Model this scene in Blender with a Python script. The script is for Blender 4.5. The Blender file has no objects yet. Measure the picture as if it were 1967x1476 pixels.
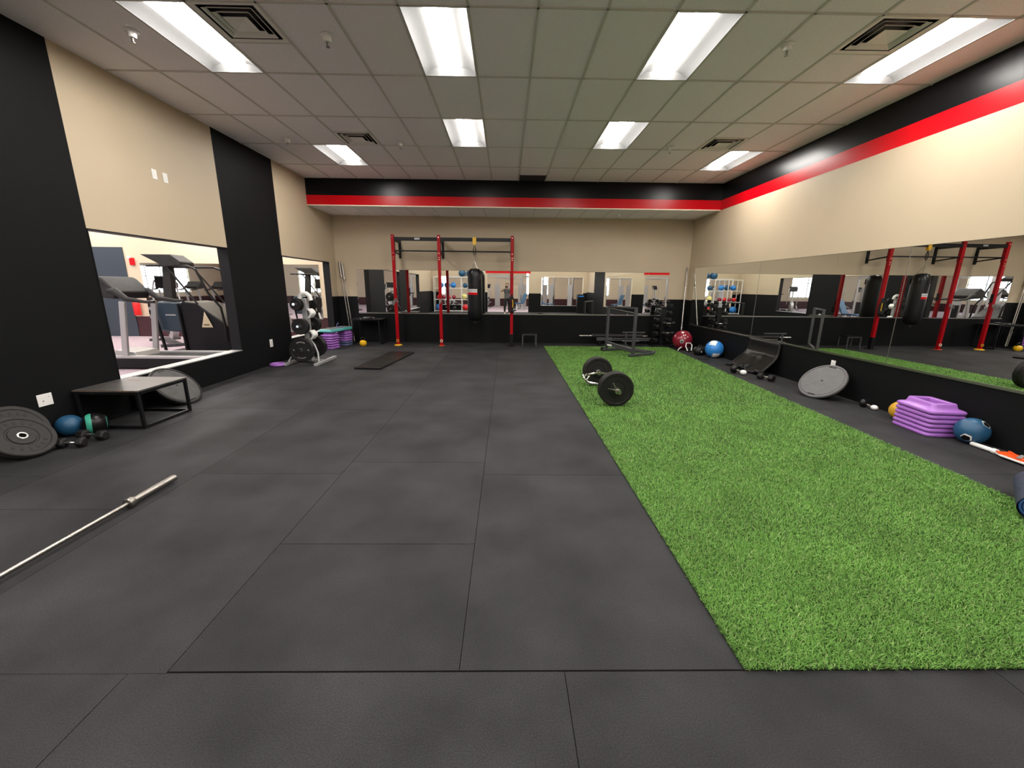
import bpy, bmesh, math, random
import numpy as np
from mathutils import Vector, Matrix
S = bpy.context.scene
C = S.collection
PI = math.pi
random.seed(7)
rng = np.random.default_rng(11)

# ------------------------------------------------------------------ camera, world, exposure
H = 1.545
F, PITCH, YAW, ROLL = 781.217, -0.2348960, 0.0154074, 0.0102385
cp, sp, cy, sy = math.cos(PITCH), math.sin(PITCH), math.cos(YAW), math.sin(YAW)
fw = Vector((sy*cp, cy*cp, sp)); rt = Vector((cy, -sy, 0)); up = rt.cross(fw)
c_, s_ = math.cos(ROLL), math.sin(ROLL)
rt2 = c_*rt + s_*up; up2 = -s_*rt + c_*up
cam = bpy.data.objects.new('camera', bpy.data.cameras.new('camera'))
C.objects.link(cam)
cam.matrix_world = Matrix(((rt2.x, up2.x, -fw.x, 0), (rt2.y, up2.y, -fw.y, 0), (rt2.z, up2.z, -fw.z, H), (0, 0, 0, 1)))
cam.data.sensor_fit = 'HORIZONTAL'; cam.data.sensor_width = 36
cam.data.lens = F/1967*36
cam.data.clip_start = 0.02; cam.data.clip_end = 200
S.camera = cam
LIGHT = 76.0          # radiance of the troffer lenses
w = bpy.data.worlds.new('daylight'); S.world = w; w.use_nodes = True
w.node_tree.nodes['Background'].inputs[0].default_value = (0.86, 0.93, 1.0, 1)
w.node_tree.nodes['Background'].inputs[1].default_value = 8.0
S.view_settings.view_transform = 'Standard'; S.view_settings.look = 'None'
S.view_settings.exposure = 0.0; S.view_settings.gamma = 1; S.view_settings.use_curve_mapping = False
S.cycles.use_denoising = True
S.cycles.max_bounces = 10; S.cycles.glossy_bounces = 7; S.cycles.diffuse_bounces = 6; S.cycles.transparent_max_bounces = 8
S.cycles.sample_clamp_indirect = 0.0
S.cycles.caustics_reflective = True; S.cycles.blur_glossy = 1.0; S.cycles.caustics_refractive = False

# ------------------------------------------------------------------ materials
def srgb(r, g, b):
    f = lambda c: (c/255/12.92) if c/255 <= 0.04045 else ((c/255+0.055)/1.055)**2.4
    return (f(r), f(g), f(b), 1)
def mat(name, col, rough=0.5, metal=0.0, spec=0.5, var=0.0, vscale=8.0, bump=0.0, bscale=60.0, emit=0.0, ecol=None, coat=0.0, attr=None, detail=3.0):
    m = bpy.data.materials.new(name); m.use_nodes = True
    nt = m.node_tree; b = nt.nodes['Principled BSDF']
    b.inputs['Base Color'].default_value = col
    b.inputs['Roughness'].default_value = rough; b.inputs['Metallic'].default_value = metal
    b.inputs['Specular IOR Level'].default_value = spec; b.inputs['Coat Weight'].default_value = coat
    if emit:
        b.inputs['Emission Color'].default_value = ecol or col; b.inputs['Emission Strength'].default_value = emit
    tc = None
    if var or bump:
        tc = nt.nodes.new('ShaderNodeNewGeometry')
    src = None
    if attr:
        a = nt.nodes.new('ShaderNodeAttribute'); a.attribute_name = attr; src = a.outputs['Color']
        if not var: nt.links.new(src, b.inputs['Base Color'])
    if var:
        n = nt.nodes.new('ShaderNodeTexNoise'); n.inputs['Scale'].default_value = vscale; n.inputs['Detail'].default_value = detail
        nt.links.new(tc.outputs['Position'], n.inputs['Vector'])
        mr = nt.nodes.new('ShaderNodeMapRange'); mr.inputs[1].default_value = 0.3; mr.inputs[2].default_value = 0.7
        mr.inputs[3].default_value = 1-var; mr.inputs[4].default_value = 1+var
        nt.links.new(n.outputs[0], mr.inputs[0])
        mx = nt.nodes.new('ShaderNodeMix'); mx.data_type = 'RGBA'; mx.blend_type = 'MULTIPLY'; mx.inputs[0].default_value = 1
        mx.inputs[6].default_value = col
        if src: nt.links.new(src, mx.inputs[6])
        nt.links.new(mr.outputs[0], mx.inputs[7]); nt.links.new(mx.outputs[2], b.inputs['Base Color'])
    if bump:
        n = nt.nodes.new('ShaderNodeTexNoise'); n.inputs['Scale'].default_value = bscale; n.inputs['Detail'].default_value = 4
        nt.links.new(tc.outputs['Position'], n.inputs['Vector'])
        bp = nt.nodes.new('ShaderNodeBump'); bp.inputs['Strength'].default_value = bump; bp.inputs['Distance'].default_value = 0.004
        nt.links.new(n.outputs[0], bp.inputs['Height']); nt.links.new(bp.outputs[0], b.inputs['Normal'])
    return m
M = {}
M['beige'] = mat('beige_wall_paint', (0.49, 0.40, 0.28, 1), 0.55, var=0.02, vscale=2, bump=0.15, bscale=250)
M['blackb'] = mat('black_band_paint', (0.0035, 0.0038, 0.0045, 1), 0.30, spec=0.22)
M['blackp'] = mat('black_wall_paint', (0.0055, 0.0058, 0.0064, 1), 0.62, spec=0.12, bump=0.2, bscale=220)
M['redp'] = mat('red_wall_paint', (0.52, 0.001, 0.006, 1), 0.30, spec=0.22)
M['maroon'] = mat('maroon_wall_paint', (0.045, 0.008, 0.012, 1), 0.5)
M['cream'] = mat('cream_trim', (0.75, 0.66, 0.5, 1), 0.5)
M['tile'] = mat('ceiling_tile', (0.94, 0.89, 0.92, 1), 0.9, var=0.05, vscale=90, bump=0.35, bscale=300)
M['tbar'] = mat('ceiling_grid_metal', (0.62, 0.59, 0.55, 1), 0.6)
M['white'] = mat('white_plastic', (0.80, 0.79, 0.77, 1), 0.4)
M['lwhite'] = mat('satin_reflector', (0.16, 0.16, 0.16, 1), 0.45)
M['lens'] = mat('lamp_lens', (0.9, 0.9, 0.9, 1), 0.5, emit=LIGHT, ecol=(1.0, 0.955, 0.90, 1))
M['mat'] = mat('rubber_mat', (0.043, 0.041, 0.040, 1), 0.66, spec=0.22, var=0.42, vscale=1.9, bump=0.5, bscale=420, attr='tone', detail=7)
def speckle(m, scale, lo, hi, a, b):        # fine second colour variation
    nt = m.node_tree; p = nt.nodes['Principled BSDF']; old = p.inputs['Base Color'].links[0].from_socket
    g_ = nt.nodes.new('ShaderNodeNewGeometry'); n = nt.nodes.new('ShaderNodeTexNoise'); n.inputs['Scale'].default_value = scale; n.inputs['Detail'].default_value = 2
    nt.links.new(g_.outputs['Position'], n.inputs['Vector'])
    r = nt.nodes.new('ShaderNodeMapRange'); r.inputs[1].default_value = lo; r.inputs[2].default_value = hi; r.inputs[3].default_value = a; r.inputs[4].default_value = b
    nt.links.new(n.outputs[0], r.inputs[0])
    x = nt.nodes.new('ShaderNodeMix'); x.data_type = 'RGBA'; x.blend_type = 'MULTIPLY'; x.inputs[0].default_value = 1
    nt.links.new(old, x.inputs[6]); nt.links.new(r.outputs[0], x.inputs[7]); nt.links.new(x.outputs[2], p.inputs['Base Color'])
speckle(M['mat'], 190, 0.35, 0.72, 0.72, 1.5)
M['gap'] = mat('mat_joint', (0.008, 0.008, 0.008, 1), 0.9)
M['hallc'] = mat('hall_cream_paint', (0.62, 0.53, 0.385, 1), 0.6)
M['carpet'] = mat('mauve_grey_carpet', (0.36, 0.285, 0.32, 1), 0.95, var=0.25, vscale=40)
M['turfb'] = mat('turf_backing', (0.028, 0.066, 0.010, 1), 0.95, var=0.25, vscale=60)
M['blade'] = mat('turf_fibre', (0.1, 0.25, 0.03, 1), 0.62, spec=0.25, var=0.16, vscale=2.6, attr='tint')
M['mirror'] = mat('mirror_glass', (0.90, 0.92, 0.89, 1), 0.0, metal=1.0)
M['chrome'] = mat('chrome', (0.78, 0.77, 0.75, 1), 0.16, metal=1.0)
M['steel'] = mat('brushed_steel', (0.36, 0.34, 0.315, 1), 0.32, metal=1.0, var=0.12, vscale=60)
M['silver'] = mat('silver_paint', (0.42, 0.42, 0.42, 1), 0.4, metal=0.4)
M['rubber'] = mat('black_rubber', (0.011, 0.0105, 0.0105, 1), 0.5, spec=0.28, bump=0.2, bscale=200)
M['rubber2'] = mat('worn_rubber', (0.022, 0.021, 0.020, 1), 0.6, spec=0.3, var=0.25, vscale=25)
M['black'] = mat('black_powder_coat', (0.006, 0.006, 0.007, 1), 0.4, spec=0.25)
M['gun'] = mat('grey_powder_coat', (0.06, 0.06, 0.065, 1), 0.42, metal=0.2)
M['vinyl'] = mat('black_vinyl', (0.006, 0.006, 0.0065, 1), 0.3, spec=0.32, bump=0.25, bscale=60)
M['red'] = mat('red_powder_coat', (0.33, 0.002, 0.006, 1), 0.35, spec=0.2)
M['yellow'] = mat('yellow_paint', (0.75, 0.43, 0.01, 1), 0.4)
M['ply'] = mat('worn_black_plywood', (0.075, 0.07, 0.066, 1), 0.34, spec=0.7, var=0.3, vscale=7, detail=6)
M['wood'] = mat('chipped_bare_wood', (0.20, 0.12, 0.07, 1), 0.6)
M['grey'] = mat('grey_plastic', (0.095, 0.092, 0.095, 1), 0.5, var=0.1, vscale=12)
M['grey2'] = mat('dusty_grey_plastic', (0.05, 0.048, 0.046, 1), 0.55, var=0.2, vscale=12)
M['purple'] = mat('purple_plastic', (0.36, 0.14, 0.52, 1), 0.35, bump=0.05)
M['teal'] = mat('teal_plastic', (0.05, 0.30, 0.29, 1), 0.4)
M['slate'] = mat('slate_blue_plastic', (0.10, 0.12, 0.24, 1), 0.45)
M['blue'] = mat('blue_rubber', (0.012, 0.075, 0.16, 1), 0.45, var=0.12, vscale=14)
M['bblue'] = mat('bright_blue_rubber', (0.03, 0.22, 0.62, 1), 0.35)
M['ballred'] = mat('dark_red_vinyl', (0.22, 0.012, 0.028, 1), 0.22, coat=0.3)
M['ball_r'] = mat('red_vinyl', (0.6, 0.01, 0.012, 1), 0.35)
M['ball_y'] = mat('mustard_rubber', (0.60, 0.33, 0.02, 1), 0.5, var=0.08, vscale=20)
M['ball_py'] = mat('pale_yellow_vinyl', (0.75, 0.68, 0.25, 1), 0.4)
M['green'] = mat('mint_rubber', (0.05, 0.40, 0.28, 1), 0.45)
M['orange'] = mat('orange_plastic', (0.78, 0.09, 0.012, 1), 0.4)
M['foam'] = mat('navy_foam', (0.020, 0.028, 0.055, 1), 0.8, var=0.5, vscale=30, detail=8)
M['foamb'] = mat('blue_foam', (0.010, 0.05, 0.16, 1), 0.7, var=0.4, vscale=25)
M['door'] = mat('slate_door', (0.035, 0.048, 0.066, 1), 0.4)
M['glassp'] = mat('smoked_plastic', (0.02, 0.028, 0.035, 1), 0.15)
M['navy'] = mat('navy_shell', (0.018, 0.036, 0.055, 1), 0.35)
M['skin'] = mat('skin', (0.42, 0.24, 0.16, 1), 0.5)
M['hair'] = mat('dark_hair', (0.02, 0.014, 0.01, 1), 0.6)
M['cloth_g'] = mat('grey_cloth', (0.11, 0.11, 0.115, 1), 0.9)
M['cloth_b'] = mat('black_cloth', (0.012, 0.012, 0.014, 1), 0.9)
M['sand'] = mat('tan_paper', (0.62, 0.52, 0.34, 1), 0.6)

# ------------------------------------------------------------------ mesh helper
class G:
    def __init__(s): s.v = []; s.f = []; s.m = []; s.k = 0
    def mi(s, k): s.k = k; return s
    def add(s, vs, fs, T=None):
        o = len(s.v)
        s.v += [tuple(T @ Vector(p)) if T else tuple(p) for p in vs]
        s.f += [tuple(i+o for i in f) for f in fs]; s.m += [s.k]*len(fs)
        return s
    def bb(s, x0, x1, y0, y1, z0, z1, T=None):
        v = [(x, y, z) for x in (x0, x1) for y in (y0, y1) for z in (z0, z1)]
        return s.add(v, [(0, 1, 3, 2), (4, 6, 7, 5), (0, 4, 5, 1), (2, 3, 7, 6), (0, 2, 6, 4), (1, 5, 7, 3)], T)
    def box(s, c, d, T=None):
        return s.bb(c[0]-d[0]/2, c[0]+d[0]/2, c[1]-d[1]/2, c[1]+d[1]/2, c[2]-d[2]/2, c[2]+d[2]/2, T)
    def bar(s, p, q, wd, th):      # rectangular bar from p to q
        p, q = Vector(p), Vector(q); d = q-p; L = d.length; z = d.normalized()
        ref = Vector((0, 0, 1)) if abs(z.z) < 0.95 else Vector((0, 1, 0))
        x = ref.cross(z).normalized(); y = z.cross(x)
        T = Matrix(((x.x, y.x, z.x, p.x), (x.y, y.y, z.y, p.y), (x.z, y.z, z.z, p.z), (0, 0, 0, 1)))
        return s.bb(-wd/2, wd/2, -th/2, th/2, 0, L, T)
    def frame(s, p, q):
        p, q = Vector(p), Vector(q); z = (q-p).normalized()
        ref = Vector((0, 0, 1)) if abs(z.z) < 0.95 else Vector((1, 0, 0))
        x = ref.cross(z).normalized(); y = z.cross(x)
        return Matrix(((x.x, y.x, z.x, p.x), (x.y, y.y, z.y, p.y), (x.z, y.z, z.z, p.z), (0, 0, 0, 1)))
    def lathe(s, prof, n=32, T=None):   # profile of (r, z)
        vs = []; fs = []; rows = []
        for r, z in prof:
            if r < 1e-6: rows.append([len(vs)]); vs.append((0, 0, z))
            else:
                rows.append(list(range(len(vs), len(vs)+n)))
                vs += [(r*math.cos(2*PI*i/n), r*math.sin(2*PI*i/n), z) for i in range(n)]
        for a, b in zip(rows, rows[1:]):
            if len(a) == 1 and len(b) == 1: continue
            for i in range(n):
                j = (i+1) % n
                if len(a) == 1: fs.append((a[0], b[j], b[i]))
                elif len(b) == 1: fs.append((a[i], a[j], b[0]))
                else: fs.append((a[i], a[j], b[j], b[i]))
        return s.add(vs, fs, T)
    def cyl(s, p, q, r, r2=None, n=16, cap=True):
        L = (Vector(q)-Vector(p)).length; r2 = r if r2 is None else r2
        pr = [(r, 0), (r2, L)]
        if cap: pr = [(0, 0)]+pr+[(0, L)]
        return s.lathe(pr, n, s.frame(p, q))
    def tube(s, pts, r, n=10, closed=False):
        P = [Vector(p) for p in pts]; N = len(P); vs = []; fs = []
        t0 = (P[1]-P[0]).normalized(); ref = Vector((0, 0, 1)) if abs(t0.z) < 0.9 else Vector((1, 0, 0))
        x = ref.cross(t0).normalized()
        for i in range(N):
            if closed: t = (P[(i+1) % N]-P[i-1]).normalized()
            else: t = (P[min(i+1, N-1)]-P[max(i-1, 0)]).normalized()
            x = (x-t*x.dot(t)).normalized(); y = t.cross(x)
            rr = r[i] if isinstance(r, (list, tuple)) else r
            vs += [tuple(P[i]+(x*math.cos(2*PI*k/n)+y*math.sin(2*PI*k/n))*rr) for k in range(n)]
        for i in range(N if closed else N-1):
            a, b = i*n, ((i+1) % N)*n
            for k in range(n): fs.append((a+k, a+(k+1) % n, b+(k+1) % n, b+k))
        if not closed: fs += [tuple(range(n))[::-1], tuple(range((N-1)*n, N*n))]
        return s.add(vs, fs)
    def sph(s, c, r, n=24, m=14, sc=(1, 1, 1), T=None):
        pr = [(r*math.sin(PI*i/m) if 0 < i < m else 0, -r*math.cos(PI*i/m)) for i in range(m+1)]
        t = Matrix.Translation(c) @ Matrix.Diagonal((*sc, 1))
        return s.lathe(pr, n, (T @ t) if T else t)
    def prism(s, poly, z0, z1, T=None):
        n = len(poly)
        vs = [(x, y, z0) for x, y in poly]+[(x, y, z1) for x, y in poly]
        fs = [tuple(range(n))[::-1], tuple(range(n, 2*n))]+[(i, (i+1) % n, n+(i+1) % n, n+i) for i in range(n)]
        return s.add(vs, fs, T)
    def loft(s, rings, cap0=True, cap1=True):
        n = len(rings[0]); vs = [p for r in rings for p in r]; fs = []
        for a in range(len(rings)-1):
            for i in range(n): fs.append((a*n+i, a*n+(i+1) % n, (a+1)*n+(i+1) % n, (a+1)*n+i))
        if cap0: fs.append(tuple(range(n))[::-1])
        if cap1: fs.append(tuple(range((len(rings)-1)*n, len(rings)*n)))
        return s.add(vs, fs)
    def grid(s, fn, nu, nv):
        vs = [fn(i/nu, j/nv) for i in range(nu+1) for j in range(nv+1)]
        fs = [(i*(nv+1)+j, (i+1)*(nv+1)+j, (i+1)*(nv+1)+j+1, i*(nv+1)+j+1) for i in range(nu) for j in range(nv)]
        return s.add(vs, fs)
    def build(s, name, mats, parent=None, loc=None, rot=None, bevel=0, ang=35, smooth=True, seg=2):
        me = bpy.data.meshes.new(name); me.from_pydata(s.v, [], s.f)
        for m in (mats if isinstance(mats, (list, tuple)) else [mats]): me.materials.append(M[m])
        me.polygons.foreach_set('material_index', s.m)
        bm = bmesh.new(); bm.from_mesh(me); bmesh.ops.recalc_face_normals(bm, faces=bm.faces); bm.to_mesh(me); bm.free()
        if smooth:
            me.polygons.foreach_set('use_smooth', [True]*len(me.polygons)); me.set_sharp_from_angle(angle=math.radians(ang))
        o = bpy.data.objects.new(name, me); C.objects.link(o)
        if parent: o.parent = parent
        if loc: o.location = loc
        if rot: o.rotation_euler = rot
        if bevel:
            b = o.modifiers.new('bevel', 'BEVEL'); b.width = bevel; b.segments = seg; b.limit_method = 'ANGLE'; b.angle_limit = math.radians(40)
            b.harden_normals = False
        return o
def tag(o, label, cat, group=None):
    o['label'] = label; o['category'] = cat
    if group: o['group'] = group
    return o
def thing(name, label, cat, loc=(0, 0, 0), rot=(0, 0, 0), group=None):
    o = bpy.data.objects.new(name, None); C.objects.link(o); o.empty_display_size = 0.1
    o.location = loc; o.rotation_euler = rot
    return tag(o, label, cat, group)
def struct(o): o['kind'] = 'structure'; return o
def dup(o, loc=None, rot=None, label=None, group=None, parent=None):
    c = o.copy(); C.objects.link(c)
    if parent: c.parent = parent
    for ch in list(KIDS(o)): dup(ch, parent=c)
    if loc is not None: c.location = loc
    if rot is not None: c.rotation_euler = rot
    if label: c['label'] = label
    if group: c['group'] = group
    return c
def KIDS(o): return [x for x in C.objects if x.parent == o]
def RX(a): return Matrix.Rotation(a, 4, 'X')
def RY(a): return Matrix.Rotation(a, 4, 'Y')
def RZ(a): return Matrix.Rotation(a, 4, 'Z')
def TL(x, y, z): return Matrix.Translation((x, y, z))
def rrect(hx, hy, r, z, n=5):       # rounded rectangle ring
    o = []
    for cx, cy, a0 in ((hx-r, hy-r, 0), (-hx+r, hy-r, 90), (-hx+r, -hy+r, 180), (hx-r, -hy+r, 270)):
        for k in range(n+1):
            a = math.radians(a0+90*k/n); o.append((cx+r*math.cos(a), cy+r*math.sin(a), z))
    return o

# ------------------------------------------------------------------ room shell
XL, XR, YB, YF, ZC = -4.617, 5.0, 11.5, -3.0, 3.908
WT = 0.15
SILL, HEAD = 0.41, 2.125
OPEN_L = [(0.8, 3.1), (4.80, 7.115), (8.79, 11.07)]
def cells(g, ax, a0, a1, spans):    # ax 'x': wall at x in (a0,a1), spans of (y0,y1,z0,z1,matindex)
    for u0, u1, z0, z1, k in spans:
        if z1 >= ZC: z1 = ZC+0.22
        if z0 == 0: z0 = -0.05
        g.mi(k)
        if ax == 'x': g.bb(a0, a1, u0, u1, z0, z1)
        else: g.bb(u0, u1, a0, a1, z0, z1)
g = G()
cells(g, 'x', XL-WT, XL, [
    (-3.15, 0.8, 0, 1.25, 1), (-3.15, 0.8, 1.25, ZC, 0),
    (0.8, 3.1, 0, SILL, 1), (0.8, 3.1, HEAD, ZC, 0),
    (3.1, 4.80, 0, ZC, 1),
    (4.80, 7.115, 0, SILL, 1), (4.80, 7.115, HEAD, ZC, 0),
    (7.115, 8.79, 0, ZC, 1),
    (8.79, 11.07, 0, SILL, 1), (8.79, 11.07, HEAD, ZC, 0),
    (11.07, YB+WT, 0, 1.245, 1), (11.07, YB+WT, 1.245, ZC, 0)])
# the hall side of the same wall: cream over a maroon dado
cells(g, 'x', XL-WT-0.012, XL-WT, [(a, b, 0, min(0.58, t), 2) for a, b, t in
      [(-3.15, 0.8, 9), (0.8, 3.1, SILL), (3.1, 4.8, 9), (4.8, 7.115, SILL), (7.115, 8.79, 9), (8.79, 11.07, SILL), (11.07, 12.3, 9)]])
cells(g, 'x', XL-WT, XL, [(YB+WT, 12.3, 0, ZC, 0)])
struct(g.build('wall_left', ['beige', 'blackp', 'maroon'], smooth=False))
g = G()
cells(g, 'x', XR, XR+WT, [
    (-3.15, -0.8, 0, 1.25, 1), (-3.15, -0.8, 1.25, 3.335, 0), (-0.8, 1.7, 0, 3.335, 1),
    (1.7, 11.13, 0, 0.59, 1), (1.7, 11.13, 0.59, 3.335, 0),
    (11.13, YB+WT, 0, 1.235, 1), (11.13, YB+WT, 1.235, 3.335, 0),
    (-3.15, 10.156, 3.335, 3.552, 2), (-3.15, 10.156, 3.552, ZC, 3), (10.156, YB+WT, 3.335, ZC, 0)])
struct(g.build('wall_right', ['beige', 'blackp', 'redp', 'blackb'], smooth=False))
g = G()
cells(g, 'y', YB, YB+WT, [(XL-WT, XR+WT, 0, 1.245, 1), (XL-WT, XR+WT, 1.245, ZC, 0)])
struct(g.build('wall_back', ['beige', 'blackp'], smooth=False))
g = G()     # wall behind the camera: doorway with a red header and an interior window
DX0, DX1, WX0, WX1, BX0, BX1 = -1.19, 1.38, 2.16, 4.78, -4.2, -1.75
cells(g, 'y', YF-WT, YF, [
    (XL-WT, BX0, 0, 1.2, 1), (XL-WT, BX0, 1.2, ZC, 0), (BX0, BX1, 0, 0.40, 1), (BX0, BX1, 2.16, ZC, 0),
    (BX1, DX0, 0, 1.2, 1), (BX1, DX0, 1.2, ZC, 0), (DX0, DX1, 2.46, ZC, 0),
    (DX1, WX0, 0, 1.15, 1), (DX1, WX0, 1.15, ZC, 0),
    (WX0, WX1, 0, 0.40, 1), (WX0, WX1, 2.16, ZC, 0),
    (WX1, XR+WT, 0, 1.2, 1), (WX1, XR+WT, 1.2, ZC, 0)])
struct(g.build('wall_front', ['beige', 'blackp'], smooth=False))
g = G()
g.bb(DX0-0.1, DX1+0.1, YF, YF+0.02, 2.35, 2.48)
struct(g.build('trim_1', 'redp', smooth=False))
# bulkhead over the far end
g = G()
g.mi(2).bb(XL, XR, 10.156, YB, 3.345, 3.552); g.mi(1).bb(XL, XR, 10.156, YB, 3.552, ZC)
g.mi(0).bb(XL, XR, 10.150, 10.20, 3.325, 3.347)
struct(g.build('wall_bulkhead', ['cream', 'blackb', 'redp'], smooth=False))

# ceiling grid
X0, Y0, TW = -3.3989, 4.1995, 0.6096
TL2 = 2*TW
fix = {(c, r) for c in (4, 8) for r in (0, 2, -2, -5)} | {(c, r) for c in (0, 12) for r in (0, 3, -3, -5)}
vents = {(1, 0, 0), (1, 2, 1), (11, 0, 0), (11, 2, 1)}       # column, row, half
fix_xy = lambda c, r: (X0+TW*(c+0.5), Y0+TL2*(r+0.5))
g = G(); zt = ZC+0.006
def clip_tile(x0, x1, y0, y1, z, ylim):
    x0, x1 = max(x0, XL), min(x1, XR); y0, y1 = max(y0, ylim[0]), min(y1, ylim[1])
    if x1-x0 > 0.01 and y1-y0 > 0.01: g.bb(x0, x1, y0, y1, z, z+0.015)
for c in range(-3, 15):
    for r in range(-7, 6):
        if (c, r) in fix: continue
        for hf in (0, 1):
            if (c, r, hf) in vents: continue
            if (c, r, hf) == (6, 4, 1): continue
            x, y = X0+TW*c, Y0+TL2*r+TW*hf
            if (c, r, 0) in vents or (c, r, 1) in vents: clip_tile(x, x+TW, y, y+TW, zt, (YF, 10.156))
            elif hf == 0:
                if (c, r) == (6, 4): clip_tile(x, x+TW, y, y+TW, zt, (YF, 10.156))
                else: clip_tile(x, x+TW, y, y+2*TW, zt, (YF, 10.156))
g.mi(1)
for c in range(-3, 16):
    x = X0+TW*c
    if XL < x < XR: g.bb(x-0.012, x+0.012, YF, 10.156, ZC-0.003, zt)
for r in range(-7, 6):
    y = Y0+TL2*r
    if YF < y < 10.15: g.bb(XL, XR, y-0.012, y+0.012, ZC-0.003, zt)
for c, r, hf in vents:
    x, y = X0+TW*c, Y0+TL2*r+TW
    g.bb(x, x+TW, y-0.012, y+0.012, ZC-0.003, zt)
g.mi(0)
ZS = 3.332                                   # lower ceiling under the bulkhead
g.bb(XL, XR, 10.20, YB, ZS, ZS+0.012)
g.mi(1)
for c in range(-3, 16):
    x = X0+TW*c-0.2
    if XL < x < XR: g.bb(x-0.008, x+0.008, 10.20, YB, ZS-0.002, ZS)
g.mi(2); g.bb(XL-WT, XR+WT, YF-WT, YB+WT, ZC+0.22, ZC+0.3)  # unseen opaque slab added above the tiles to shut out sky light
struct(g.build('ceiling', ['tile', 'tbar', 'gap'], smooth=False))

# rubber floor: one mesh of staggered mats with fine joints
g = G()
slabs = []
def col(x0, x1, ys):
    for a, b in zip(ys, ys[1:]): slabs.append((x0, x1, a, b))
col(1.00-1.185, 1.00, [1.36, 3.16, 5.06, 6.95, 8.83, 10.35, YB])
col(-1.375, -0.185, [1.36, 2.21, 3.404, 5.22, 7.13, 8.8, 10.4, YB])
col(-2.56, -1.375, [1.35, 3.164, 4.99, 6.82, 8.65, 10.4, YB])
col(-3.745, -2.56, [1.35, 2.6, 5.02, 6.85, 8.7, 10.4, YB])
col(XL, -3.745, [1.35, 3.1, 5.02, 6.85, 8.7, 10.4, YB])
col(3.2, 4.56, [1.36, 3.2, 5.1, 6.95, 8.8, 10.4, YB]); col(4.56, XR, [1.36, 2.3, 4.1, 5.95, 7.8, 9.6, YB])
col(1.0, 3.2, [1.36, 5.0, 10.9, YB])
for y0, y1, xs in ((-0.45, 1.355, [XL, -3.32, -1.527, 0.25, 2.055, 3.8, XR]), (-2.98, -0.45, [XL, -2.4, -0.6, 1.2, 3.0, XR])):
    for a, b in zip(xs, xs[1:]): slabs.append((a, b, y0, y1))
tones = []
for x0, x1, y0, y1 in slabs:
    j = 0.0018
    g.bb(x0+j, x1-j, y0+j, y1-j, -0.012, 0); tones += [random.uniform(0.88, 1.12)]*8
g.mi(1).bb(XL, XR, YF, YB, -0.02, -0.008); tones += [1]*8
fl = struct(g.build('floor', ['mat', 'gap'], smooth=False))
at = fl.data.attributes.new('tone', 'FLOAT_COLOR', 'POINT')
base = np.array([0.0245, 0.0246, 0.0265])
arr = np.ones((len(fl.data.vertices), 4), dtype=np.float32)
arr[:, :3] = np.array(tones)[:len(arr), None]*base
at.data.foreach_set('color', arr.ravel())

# window sills and jambs of the interior openings
k = 0
for a, b in OPEN_L:
    k += 1
    g = G()
    g.bb(XL-WT-0.02, XL+0.006, a, b, SILL, SILL+0.014)
    g.mi(1)
    t = 0.012
    g.bb(XL-WT-0.015, XL+0.004, b-t, b, SILL+0.014, HEAD); g.bb(XL-WT-0.015, XL+0.004, a, a+t, SILL+0.014, HEAD)
    g.bb(XL-WT-0.015, XL+0.004, a+t, b-t, HEAD-t, HEAD)
    struct(g.build('window_%d' % k, ['silver', 'black'], smooth=False))
for nm, a, b in (('window_4', WX0, WX1), ('window_7', BX0, BX1)):
    g = G()
    g.bb(a, b, YF-WT-0.01, YF+0.01, 0.40, 0.415); g.mi(1)
    g.bb(a, a+0.02, YF-WT-0.01, YF+0.008, 0.415, 2.16); g.bb(b-0.02, b, YF-WT-0.01, YF+0.008, 0.415, 2.16)
    g.bb(a+0.02, b-0.02, YF-WT-0.01, YF+0.008, 2.14, 2.16)
    struct(g.build(nm, ['silver', 'cream'], smooth=False))

# hall around the room (seen through the openings and in the mirrors)
HX0, HX1, HY0, HY1 = -24.0, 9.0, -11.0, 12.3
g = G()
g.bb(HX0, XL-WT, HY0, HY1, -0.03, -0.004); g.bb(XL-WT, HX1, HY0, YF-WT+0.02, -0.03, -0.004); g.bb(XL-WT, XL, -3.1, YB, -0.03, -0.004)
struct(g.build('floor_hall', 'carpet', smooth=False))
g = G()
g.bb(HX0, XL-WT, HY0, HY1, ZC+0.10, ZC+0.14); g.bb(XL-WT, HX1, HY0, YF-WT, ZC+0.10, ZC+0.14)
struct(g.build('ceiling_hall', 'tile', smooth=False))
def wall_windows(name, ax, a0, a1, u0, u1, wins, z0=0.9, z1=2.7):
    g = G(); cur = u0; sp = []
    for p, q in wins:
        sp += [(cur, p, 0.6, ZC+0.02, 0), (cur, p, 0, 0.6, 1), (p, q, 0, 0.6, 1), (p, q, 0.6, z0, 0), (p, q, z1, ZC+0.02, 0)]; cur = q
    sp += [(cur, u1, 0.6, ZC+0.02, 0), (cur, u1, 0, 0.6, 1)]
    cells(g, ax, a0, a1, sp)
    struct(g.build(name, ['hallc', 'maroon'], smooth=False))
    g = G(); c = (a0+a1)/2
    for p, q in wins:
        n = max(1, round((q-p)/1.2))
        for i in range(n+1):
            u = p+(q-p)*i/n
            if ax == 'x': g.box((c, u, (z0+z1)/2), (0.06, 0.06, z1-z0))
            else: g.box((u, c, (z0+z1)/2), (0.06, 0.06, z1-z0))
        for z in (z0+0.03, z0+(z1-z0)*0.62, z1-0.03):
            if ax == 'x': g.box((c, (p+q)/2, z), (0.05, q-p, 0.05))
            else: g.box(((p+q)/2, c, z), (q-p, 0.05, 0.05))
    return g
struct(wall_windows('wall_hall_left', 'x', HX0-0.2, HX0, HY0, HY1, [(-7.5, -2.6), (2.0, 5.0)]).build('window_5', 'silver', smooth=False))
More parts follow.
